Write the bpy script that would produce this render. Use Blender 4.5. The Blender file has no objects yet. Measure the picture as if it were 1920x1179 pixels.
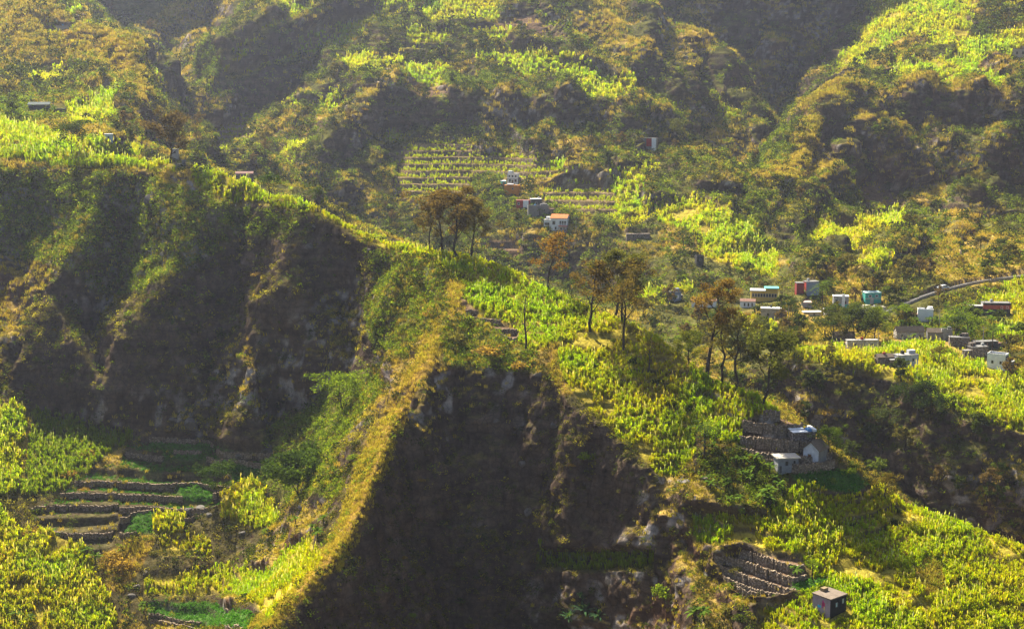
import bpy, math, random
import numpy as np
from mathutils import Vector, Matrix
from mathutils.geometry import delaunay_2d_cdt

# ------------------------------------------------------------------ camera, sky, sun, exposure
S = bpy.context.scene
COL = S.collection
FPX, CX, CY, PITCH = 2637.0, 960.0, 589.5, math.radians(9.55)
cam_data = bpy.data.cameras.new('camera')
cam = bpy.data.objects.new('camera', cam_data); COL.objects.link(cam)
cam_data.sensor_width = 36.0; cam_data.lens = FPX / 1920.0 * 36.0
cam_data.clip_start = 1.0; cam_data.clip_end = 6000.0
cam.location = (0, 0, 0); cam.rotation_euler = (math.radians(90) - PITCH, 0, 0)
S.camera = cam

SUN_EL, SUN_AZ = math.radians(47.0), math.radians(-31.0)      # azimuth from +Y, negative to the left
TO_SUN = Vector((math.sin(SUN_AZ) * math.cos(SUN_EL), math.cos(SUN_AZ) * math.cos(SUN_EL), math.sin(SUN_EL)))
W = bpy.data.worlds.new('World'); S.world = W; W.use_nodes = True
nt = W.node_tree; bg = nt.nodes['Background']
sky = nt.nodes.new('ShaderNodeTexSky'); sky.sky_type = 'NISHITA'; sky.sun_disc = False
sky.sun_elevation = SUN_EL; sky.sun_rotation = SUN_AZ
sky.air_density = 1.0; sky.dust_density = 2.0
nt.links.new(sky.outputs[0], bg.inputs[0]); bg.inputs[1].default_value = 0.05
sl = bpy.data.lights.new('sun', 'SUN'); sl.energy = 5.0; sl.angle = math.radians(0.6); sl.color = (1.0, 0.93, 0.77)
sun = bpy.data.objects.new('sun', sl); COL.objects.link(sun)
sun.rotation_euler = TO_SUN.to_track_quat('Z', 'Y').to_euler()
S.view_settings.view_transform = 'Standard'; S.view_settings.look = 'None'
S.view_settings.exposure = 2.0; S.view_settings.gamma = 1.0
S.cycles.max_bounces = 5; S.cycles.diffuse_bounces = 3; S.cycles.transmission_bounces = 3
S.cycles.transparent_max_bounces = 4; S.cycles.volume_bounces = 1
S.cycles.use_denoising = True

rng = np.random.default_rng(7)
random.seed(7)

# ------------------------------------------------------------------ small maths
CP, SP = math.cos(PITCH), math.sin(PITCH)
def ray(u, v):
    xc, yc = (u - CX) / FPX, (CY - v) / FPX
    dy, dz = CP + yc * SP, yc * CP - SP
    return xc / dy, dz / dy                     # a = X/Y, s = Z/Y
def project(X, Y, Z):
    f = Y * CP - Z * SP; up = Y * SP + Z * CP
    return CX + FPX * X / f, CY - FPX * up / f
PERM = np.random.default_rng(3).permutation(4096).astype(np.int32)
RND = np.random.default_rng(5).random(4096).astype(np.float32) * 2 - 1
def vnoise(x, y, z):
    xi, yi, zi = np.floor(x), np.floor(y), np.floor(z)
    fx, fy, fz = (x - xi).astype(np.float32), (y - yi).astype(np.float32), (z - zi).astype(np.float32)
    xi, yi, zi = xi.astype(np.int32), yi.astype(np.int32), zi.astype(np.int32)
    fx = fx * fx * (3 - 2 * fx); fy = fy * fy * (3 - 2 * fy); fz = fz * fz * (3 - 2 * fz)
    r = 0
    for dx in (0, 1):
        px = PERM[(xi + dx) & 4095]; wx = fx if dx else 1 - fx
        for dy in (0, 1):
            py = PERM[(px + yi + dy) & 4095]; wy = wx * (fy if dy else 1 - fy)
            for dz in (0, 1):
                r = r + RND[PERM[(py + zi + dz) & 4095]] * wy * (fz if dz else 1 - fz)
    return r
def fbm(x, y, z, wl, octv=3, gain=0.5, ridge=False):
    t, a, n = 0, 1.0, 0.0
    for o in range(octv):
        k = 1.0 / wl * 2.03 ** o
        q = vnoise(x * k + 17.3 * o, y * k + 5.1 * o, z * k + 9.7 * o)
        if ridge: q = 1 - 2.2 * np.abs(q)
        t = t + q * a; n += a; a *= gain
    return t / n
def sstep(e0, e1, x):
    t = np.clip((x - e0) / (e1 - e0), 0, 1); return t * t * (3 - 2 * t)
def blur(A, n, axis):
    if n < 1: return A
    pad = [(0, 0), (0, 0)]; pad[axis] = (n, n)
    B = np.pad(A, pad, mode='edge'); C = np.cumsum(B, axis=axis)
    z = np.zeros_like(np.take(C, [0], axis)); C = np.concatenate([z, C], axis)
    L = A.shape[axis]; w = 2 * n + 1
    return (np.take(C, range(w, w + L), axis) - np.take(C, range(0, L), axis)) / w
def inpoly(U, V, poly):
    r = np.zeros(U.shape, bool); n = len(poly)
    for i in range(n):
        x0, y0 = poly[i]; x1, y1 = poly[(i + 1) % n]
        if y0 == y1: continue
        c = ((V >= y0) != (V >= y1)) & (U < (x1 - x0) * (V - y0) / (y1 - y0) + x0)
        r ^= c
    return r

# ------------------------------------------------------------------ the lie of the land: survey lines (column, row, distance)
CREST = [(-80,256,440),(0,268,430),(100,284,418),(200,298,408),(280,304,400),(330,301,397),(390,317,389),(440,327,382),(490,361,374),
 (560,371,366),(600,389,362),(680,431,352),(740,456,346),(800,467,342),(850,476,338),(900,484,334),(960,505,326),(1020,538,318),
 (1080,566,310),(1150,592,300),(1210,612,293),(1260,650,284),(1310,690,277),(1360,715,272),(1420,738,266),(1470,775,264),
 (1530,812,261),(1600,868,258),(1650,905,257),(1700,950,258),(1780,972,254),(1860,1002,252),(1920,1022,251),(2010,1050,251)]
LINES = [CREST,
 # lip of the near cliff and the field's front edge
 [(-80,300,422),(0,306,416),(100,318,408),(200,330,400),(300,335,393),(390,346,385),(440,372,379),(480,394,371),(540,393,365),(600,406,360),
  (650,436,354),(700,456,348),(760,476,341),(800,489,336),(846,520,326)],
 [(870,560,314),(890,590,308),(940,632,299),(985,662,292),(1035,695,286),(1062,742,277),(1110,792,272),(1160,832,267),(1212,882,261),(1242,932,257),
  (1278,1000,251),(1312,1060,244),(1342,1110,237.5),(1380,1179,229.5),(1430,1260,221)],
 # bright rib running down towards the camera
 [(846,520,326),(838,560,314),(832,600,305),(815,640,298),(800,690,288),(770,740,279),(740,790,271),(715,860,260),(690,930,250),
  (660,990,242),(620,1050,233),(560,1110,224),(500,1179,215),(420,1270,203)],
 # left flank of that rib
 [(812,540,330),(790,600,316),(768,680,300),(735,745,290),(703,800,283),(668,860,273),(636,920,264),(606,990,256),(556,1060,248),(486,1110,243),(412,1179,236)],
 # domed scrub lip over the bowl
 [(830,690,291),(880,690,293),(940,692,292),(1000,696,289),(1038,728,281),(1078,780,274),(1145,848,267.5),(1198,897,260.5),(1234,946,256),
  (1266,1018,249.5),(1300,1086,240),(1332,1179,230),(1365,1270,221)],
 # ribs and gullies on the left cliff
 [(205,332,400),(150,470,381),(110,560,373),(60,650,364),(10,720,358)], [(60,440,401),(20,540,392),(-60,600,388)],
 [(250,470,396),(220,560,386),(160,660,376)], [(430,380,378),(350,470,369),(290,560,361),(240,640,355),(200,720,351)],
 [(470,470,373),(440,560,366),(400,660,360)], [(560,430,359),(530,540,350),(490,640,345)], [(640,520,354),(655,590,350),(650,660,341)],
 [(700,500,345),(700,580,340),(690,650,334)], [(745,500,336),(735,570,325),(722,640,315)],
 # foot of the left cliff
 [(-80,762,360),(0,765,359),(100,790,354),(200,812,349),(300,822,345),(400,806,346),(500,775,345),(600,745,338),(660,710,330),(712,690,316)],
 # terraced hollow
 [(-80,900,326),(0,900,327),(100,900,328),(200,900,328),(300,900,328),(400,890,329),(500,860,330),(600,830,316)],
 [(-80,1000,308),(0,1000,309),(100,1000,310),(200,1000,310),(300,1000,311),(400,985,313),(500,960,311),(570,930,300)],
 [(-80,1100,292),(0,1100,294),(100,1100,296),(200,1100,296),(300,1100,297),(400,1090,298),(480,1060,294),(530,1010,290)],
 [(-80,1179,282),(0,1179,284),(100,1179,285),(200,1179,286),(300,1179,286),(380,1179,282)],
 [(-80,1300,268),(100,1300,270),(250,1300,268)],
 # bowl under the spur
 [(776,800,281),(756,870,272),(742,950,264),(700,1010,252),(655,1085,240),(608,1179,228)],
 [(850,790,287),(850,900,280),(850,1000,274),(850,1179,266)], [(950,790,287),(950,900,280.5),(950,1000,275),(950,1045,272),(950,1179,265)],
 [(1050,850,277),(1050,950,271.5),(1050,1030,268),(1060,1060,266),(1050,1179,260)], [(1145,945,264),(1150,1030,260.5),(1150,1062,258.5),(1150,1179,253)],
 [(1205,1000,255),(1208,1040,253),(1210,1062,251.5),(1215,1179,247)], [(1264,1100,244.5),(1264,1179,241)], [(1298,1179,234)], [(560,1179,221),(530,1300,208)], [(610,1300,220),(850,1300,250),(1050,1300,236),(1250,1300,233)],
 [(1500,900,250.5),(1480,960,244),(1450,1030,237),(1500,1100,228),(1600,1179,218)], [(1650,1000,247),(1750,1080,236),(1920,1179,228),(2010,1179,229)],
 [(1500,1300,210),(1700,1300,206),(2010,1300,212)],
 [(1250,780,271),(1330,790,267),(1400,800,264),(1480,825,259)], [(1270,850,264),(1330,860,260),(1400,870,257),(1470,885,254)], [(1290,930,255),(1360,940,248.5),(1440,955,244.5)], [(1060,650,293),(1150,700,284),(1250,730,278),(1350,760,271)],
]
FAR = [
 # ground hidden behind the crest and the stream's ravine
 [(300,330,560),(450,362,575),(600,425,582),(700,470,580),(850,510,562)], [(1150,610,470),(1250,670,430),(1350,725,398),(1450,760,374)],
 [(900,488,572),(960,500,566),(990,520,562),(1040,545,556),(1120,555,545),(1180,540,540),(1230,560,510)],
 [(960,455,583),(1000,450,581),(1070,446,578),(1150,455,568),(1210,480,552),(1260,500,535)],
 # central hill
 [(800,420,605),(900,420,598),(1010,410,600),(1100,410,594),(1170,420,584)], [(770,330,640),(860,335,640),(940,345,632),(1040,350,625),(1120,345,625),(1190,350,617)],
 [(770,280,660),(860,262,668),(940,285,660),(1060,295,650),(1160,310,640),(1220,300,645)],
 [(740,250,682),(850,248,683),(960,252,682),(1080,250,678),(1160,255,666)], [(745,182,698),(850,176,694),(900,180,694),(960,186,692),(1090,190,688),(1180,215,680)],
 [(1212,278,655),(1250,290,645),(1300,330,628),(1350,360,612)], [(1230,330,630),(1290,370,605),(1360,410,575),(1400,440,560)],
 [(1220,380,605),(1280,430,572),(1340,480,545),(1400,520,520),(1440,540,505)],
 [(680,165,718),(760,130,730),(850,130,726),(1000,110,738),(1120,160,714),(1200,192,702)],
 [(700,60,770),(850,60,768),(940,50,775),(1000,60,768)], [(700,0,805),(850,0,802),(950,0,802)], [(700,-90,850),(850,-90,850),(980,-90,850)],
 [(1000,-50,835),(1010,0,806),(1062,40,781),(1112,90,750),(1130,130,730),(1190,180,706),(1240,206,696)],
 # ridges and ravines of its left side
 [(605,-20,815),(590,0,802),(540,40,777),(470,85,754),(400,150,726),(365,190,706),(340,240,682),(335,290,640)],
 [(640,60,790),(590,140,765),(545,200,735),(500,250,706),(430,310,655)],
 [(650,100,752),(600,150,735),(560,190,722)],
 [(720,200,694),(690,230,680),(655,262,662),(600,320,630),(560,355,606)],
 [(735,215,700),(710,260,688),(680,310,662),(640,360,628)], [(690,330,636),(660,370,618)],
 [(470,200,728),(430,230,712),(400,270,690)], [(480,285,668),(430,330,632)],
 # far left valley
 [(258,200,742),(275,170,775),(300,130,830),(340,70,900),(370,20,930)], [(430,60,850),(380,110,810),(330,160,775),(290,195,748)],
 [(520,0,880),(470,50,835),(400,130,775),(350,190,735),(310,215,722)],
 [(190,50,905),(250,25,925),(300,-30,960)], [(215,70,860),(230,100,815)], [(100,-60,960),(300,-90,1000),(480,-90,960)],
 # left hill
 [(60,-60,770),(130,30,705),(190,90,664),(230,135,642),(255,192,614),(254,235,575),(245,265,505)],
 [(-80,0,720),(0,0,722),(60,0,722)], [(-80,110,645),(0,110,643),(100,100,652),(170,120,650)], [(-80,180,562),(0,180,560),(100,185,552),(180,200,545),(225,225,540)],
 [(-80,225,470),(0,232,466),(75,212,500),(160,235,478),(220,265,455)],
 # back wall in the haze
 [(1130,110,880),(1180,160,876),(1235,205,862),(1320,188,885),(1400,225,872),(1450,255,850),(1480,225,872),(1500,170,895),(1560,100,915),(1620,40,930)],
 [(1020,-20,930),(1100,-20,938),(1200,-10,940),(1300,0,941),(1400,0,942),(1500,-20,946),(1600,-30,950),(1680,-60,955)],
 [(1000,-330,1040),(1300,-360,1050),(1650,-360,1050)],
 [(1375,85,915),(1395,110,907)], [(1440,80,925),(1480,120,902)],
 # small hill with the bench
 [(1350,120,800),(1355,150,780),(1362,178,765)], [(1262,212,715),(1330,182,758),(1390,182,756)], [(1250,240,705),(1330,240,737),(1380,240,736),(1415,225,740)],
 [(1300,255,724),(1345,250,728),(1400,250,730),(1425,240,728)], [(1310,320,708),(1360,325,706),(1410,318,708),(1438,300,716)], [(1280,320,690),(1330,350,672),(1400,350,668)],
 # gorge
 [(1462,250,835),(1456,300,780),(1440,350,715),(1420,390,660),(1405,430,600),(1440,490,552)],
 # right mountain
 [(1440,420,590),(1450,380,615),(1478,332,644),(1500,292,668),(1530,250,694),(1560,222,712),(1600,206,722)],
 [(1600,208,722),(1700,186,730),(1800,186,720),(1860,172,722),(1920,180,718),(2010,180,716)], [(1680,150,750),(1750,118,768),(1850,140,748),(1920,150,742),(2010,150,742)],
 [(1620,262,706),(1700,268,710),(1760,250,716),(1830,255,713),(1920,262,711),(2010,262,711)], [(1560,330,686),(1640,300,692),(1720,284,698),(1800,290,697),(1920,292,697),(2010,292,697)],
 [(1560,380,652),(1640,370,660),(1720,372,676),(1800,372,680),(1920,372,683),(2010,372,683)],
 [(1488,235,790),(1498,180,812),(1530,160,806),(1565,168,790)], [(1492,290,772),(1530,270,776),(1555,235,778)],
 [(1570,150,802),(1610,90,835),(1650,30,870),(1680,-20,900),(1700,-80,940)], [(1620,170,758),(1660,130,772),(1700,100,792),(1800,80,800),(1920,80,800),(2010,80,800)],
 [(1730,0,860),(1850,-10,865),(2010,-10,865)], [(1760,-100,960),(2010,-100,960)],
 [(1470,440,572),(1540,425,580),(1620,420,588),(1700,430,612),(1800,440,625),(1860,400,650),(2010,420,648)],
 [(1470,500,532),(1560,500,530),(1640,500,528),(1720,490,535)], [(1750,470,585),(1800,455,600)], [(1700,540,500),(1760,525,515),(1830,505,525),(1920,490,532),(2010,480,535)],
 # road and village shelf
 [(1690,574,478),(1760,547,492),(1830,530,500),(1920,518,506),(2010,505,512)],
 [(1250,572,492),(1340,578,486),(1430,570,490),(1520,560,492),(1600,580,474),(1680,600,455)], [(1750,600,455),(1850,590,458),(2010,580,462)],
 [(1400,640,424),(1500,625,434),(1600,640,420),(1700,635,424),(1800,645,416),(2010,640,420)],
 [(1482,664,394),(1540,668,391),(1600,680,385),(1700,702,379),(1780,747,368),(1850,777,360),(1920,802,354),(2010,832,348)],
 [(1468,745,390),(1500,790,380),(1560,830,374),(1650,885,367),(1750,965,352),(1850,1005,344),(2010,1060,334)],
 [(1430,640,415),(1440,680,398)],
]
# ------------------------------------------------------------------ triangulated survey -> polar height sheet
P2, PZ, ED = [], [], []
def add_line(L, edges=True):
    p = None
    for u, v, Y in L:
        a, s = ray(u, v); P2.append(Vector((a * 420.0, float(Y)))); PZ.append(s * Y)
        if edges and p is not None: ED.append((p, len(P2) - 1))
        p = len(P2) - 1
for L in LINES + FAR: add_line(L)
back = [c for c in CREST if c[0] >= 270]
for dY, dz in ((20, 13), (42, 24)):
    for u, v, Y in back:
        a, s = ray(u, v); P2.append(Vector((a * 420.0, Y + dY))); PZ.append(s * Y - dz)
for a in np.linspace(-0.46, 0.46, 12):
    P2.append(Vector((a * 420, 135.0))); PZ.append(-112.0)
    P2.append(Vector((a * 420, 1075.0))); PZ.append(330.0)
nv, ne, nf, ov, oe, of = delaunay_2d_cdt(P2, ED, [], 0, 1e-4)
PX = np.array([(p.x, p.y) for p in P2]); PZ = np.array(PZ)
zz = []
for i, o in enumerate(ov):
    if o: zz.append(PZ[o[0]])
    else:
        d = ((PX - np.array((nv[i].x, nv[i].y))) ** 2).sum(1); k = np.argsort(d)[:3]; w = 1 / (d[k] + 1e-3)
        zz.append((PZ[k] * w).sum() / w.sum())
NVX = np.array([(p.x, p.y) for p in nv]); zz = np.array(zz)
NC, Y0, Y1, DY = 1000, 140.0, 1070.0, 0.8
acol = np.linspace(-0.425, 0.425, NC); yrow = np.arange(Y0, Y1, DY)
G = np.full((len(yrow), NC), np.nan)
da = acol[1] - acol[0]
for f in nf:
    (x0, y0), (x1, y1), (x2, y2) = NVX[f[0]], NVX[f[1]], NVX[f[2]]
    D = (y1 - y2) * (x0 - x2) + (x2 - x1) * (y0 - y2)
    if abs(D) < 1e-9: continue
    c0 = max(0, int((min(x0, x1, x2) / 420 - acol[0]) / da)); c1 = min(NC - 1, int((max(x0, x1, x2) / 420 - acol[0]) / da) + 1)
    r0 = max(0, int((min(y0, y1, y2) - Y0) / DY)); r1 = min(len(yrow) - 1, int((max(y0, y1, y2) - Y0) / DY) + 1)
    if c1 < c0 or r1 < r0: continue
    gx = acol[c0:c1 + 1][None, :] * 420; gy = yrow[r0:r1 + 1][:, None]
    l0 = ((y1 - y2) * (gx - x2) + (x2 - x1) * (gy - y2)) / D
    l1 = ((y2 - y0) * (gx - x2) + (x0 - x2) * (gy - y2)) / D
    l2 = 1 - l0 - l1
    m = (l0 >= -1e-6) & (l1 >= -1e-6) & (l2 >= -1e-6)
    z = l0 * zz[f[0]] + l1 * zz[f[1]] + l2 * zz[f[2]]
    sub = G[r0:r1 + 1, c0:c1 + 1]; sub[m] = z[m]
for r_ in range(len(yrow)):                              # beyond the survey: carry the nearest height on
    ok_ = ~np.isnan(G[r_])
    G[r_] = np.interp(acol, acol[ok_], G[r_][ok_]) if ok_.any() else -110.0
G = blur(blur(G, 2, 0), 2, 1); G = blur(blur(G, 1, 0), 2, 1)
# rows follow the relief: closer together where the ground is steep
slope0 = np.abs(np.gradient(G, DY, axis=0))
wgt = (1.0 / yrow[:, None]) * (0.45 + 1.5 * blur(blur(np.minimum(slope0, 2.5), 3, 0), 12, 1))
wgt[yrow > 960] *= 0.25; wgt[yrow < 195] *= 0.3
cum = np.cumsum(wgt, 0); cum = (cum - cum[:1]) / (cum[-1:] - cum[:1])
NR = 1250
tt = np.linspace(0, 1, NR)
YY = np.empty((NR, NC)); ZZ = np.empty((NR, NC))
for c in range(NC):
    YY[:, c] = np.interp(tt, cum[:, c], yrow); ZZ[:, c] = np.interp(YY[:, c], yrow, G[:, c])
XX = acol[None, :] * YY
UU, VV = project(XX, YY, ZZ)
cr_a = np.array([ray(u, v)[0] for u, v, Y in CREST]); cr_y = np.array([c[2] for c in CREST], float)
YC = np.interp(acol, cr_a, cr_y)[None, :]
NEAR = YY <= YC + 7.0

# ------------------------------------------------------------------ land cover: what grows where
FW = 1 + .8 * (YY > 440)
wu = UU + FW * 9 * fbm(XX, YY, ZZ, 14.0, 3) + 3 * fbm(XX + 99, YY, ZZ, 4.0, 1)
wv = VV + FW * 6 * fbm(XX, YY + 71, ZZ, 14.0, 3) + 2 * fbm(XX + 33, YY, ZZ, 4.0, 1)
KINDS = ['cane', 'dry', 'green', 'soil', 'crop', 'broad', 'rows', 'caneshade', 'bare', 'reed']
COV = {k: np.zeros((NR, NC), np.float32) for k in KINDS}
TER = np.zeros((NR, NC), np.float32); TSTEP = np.full((NR, NC), 2.0, np.float32)
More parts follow.
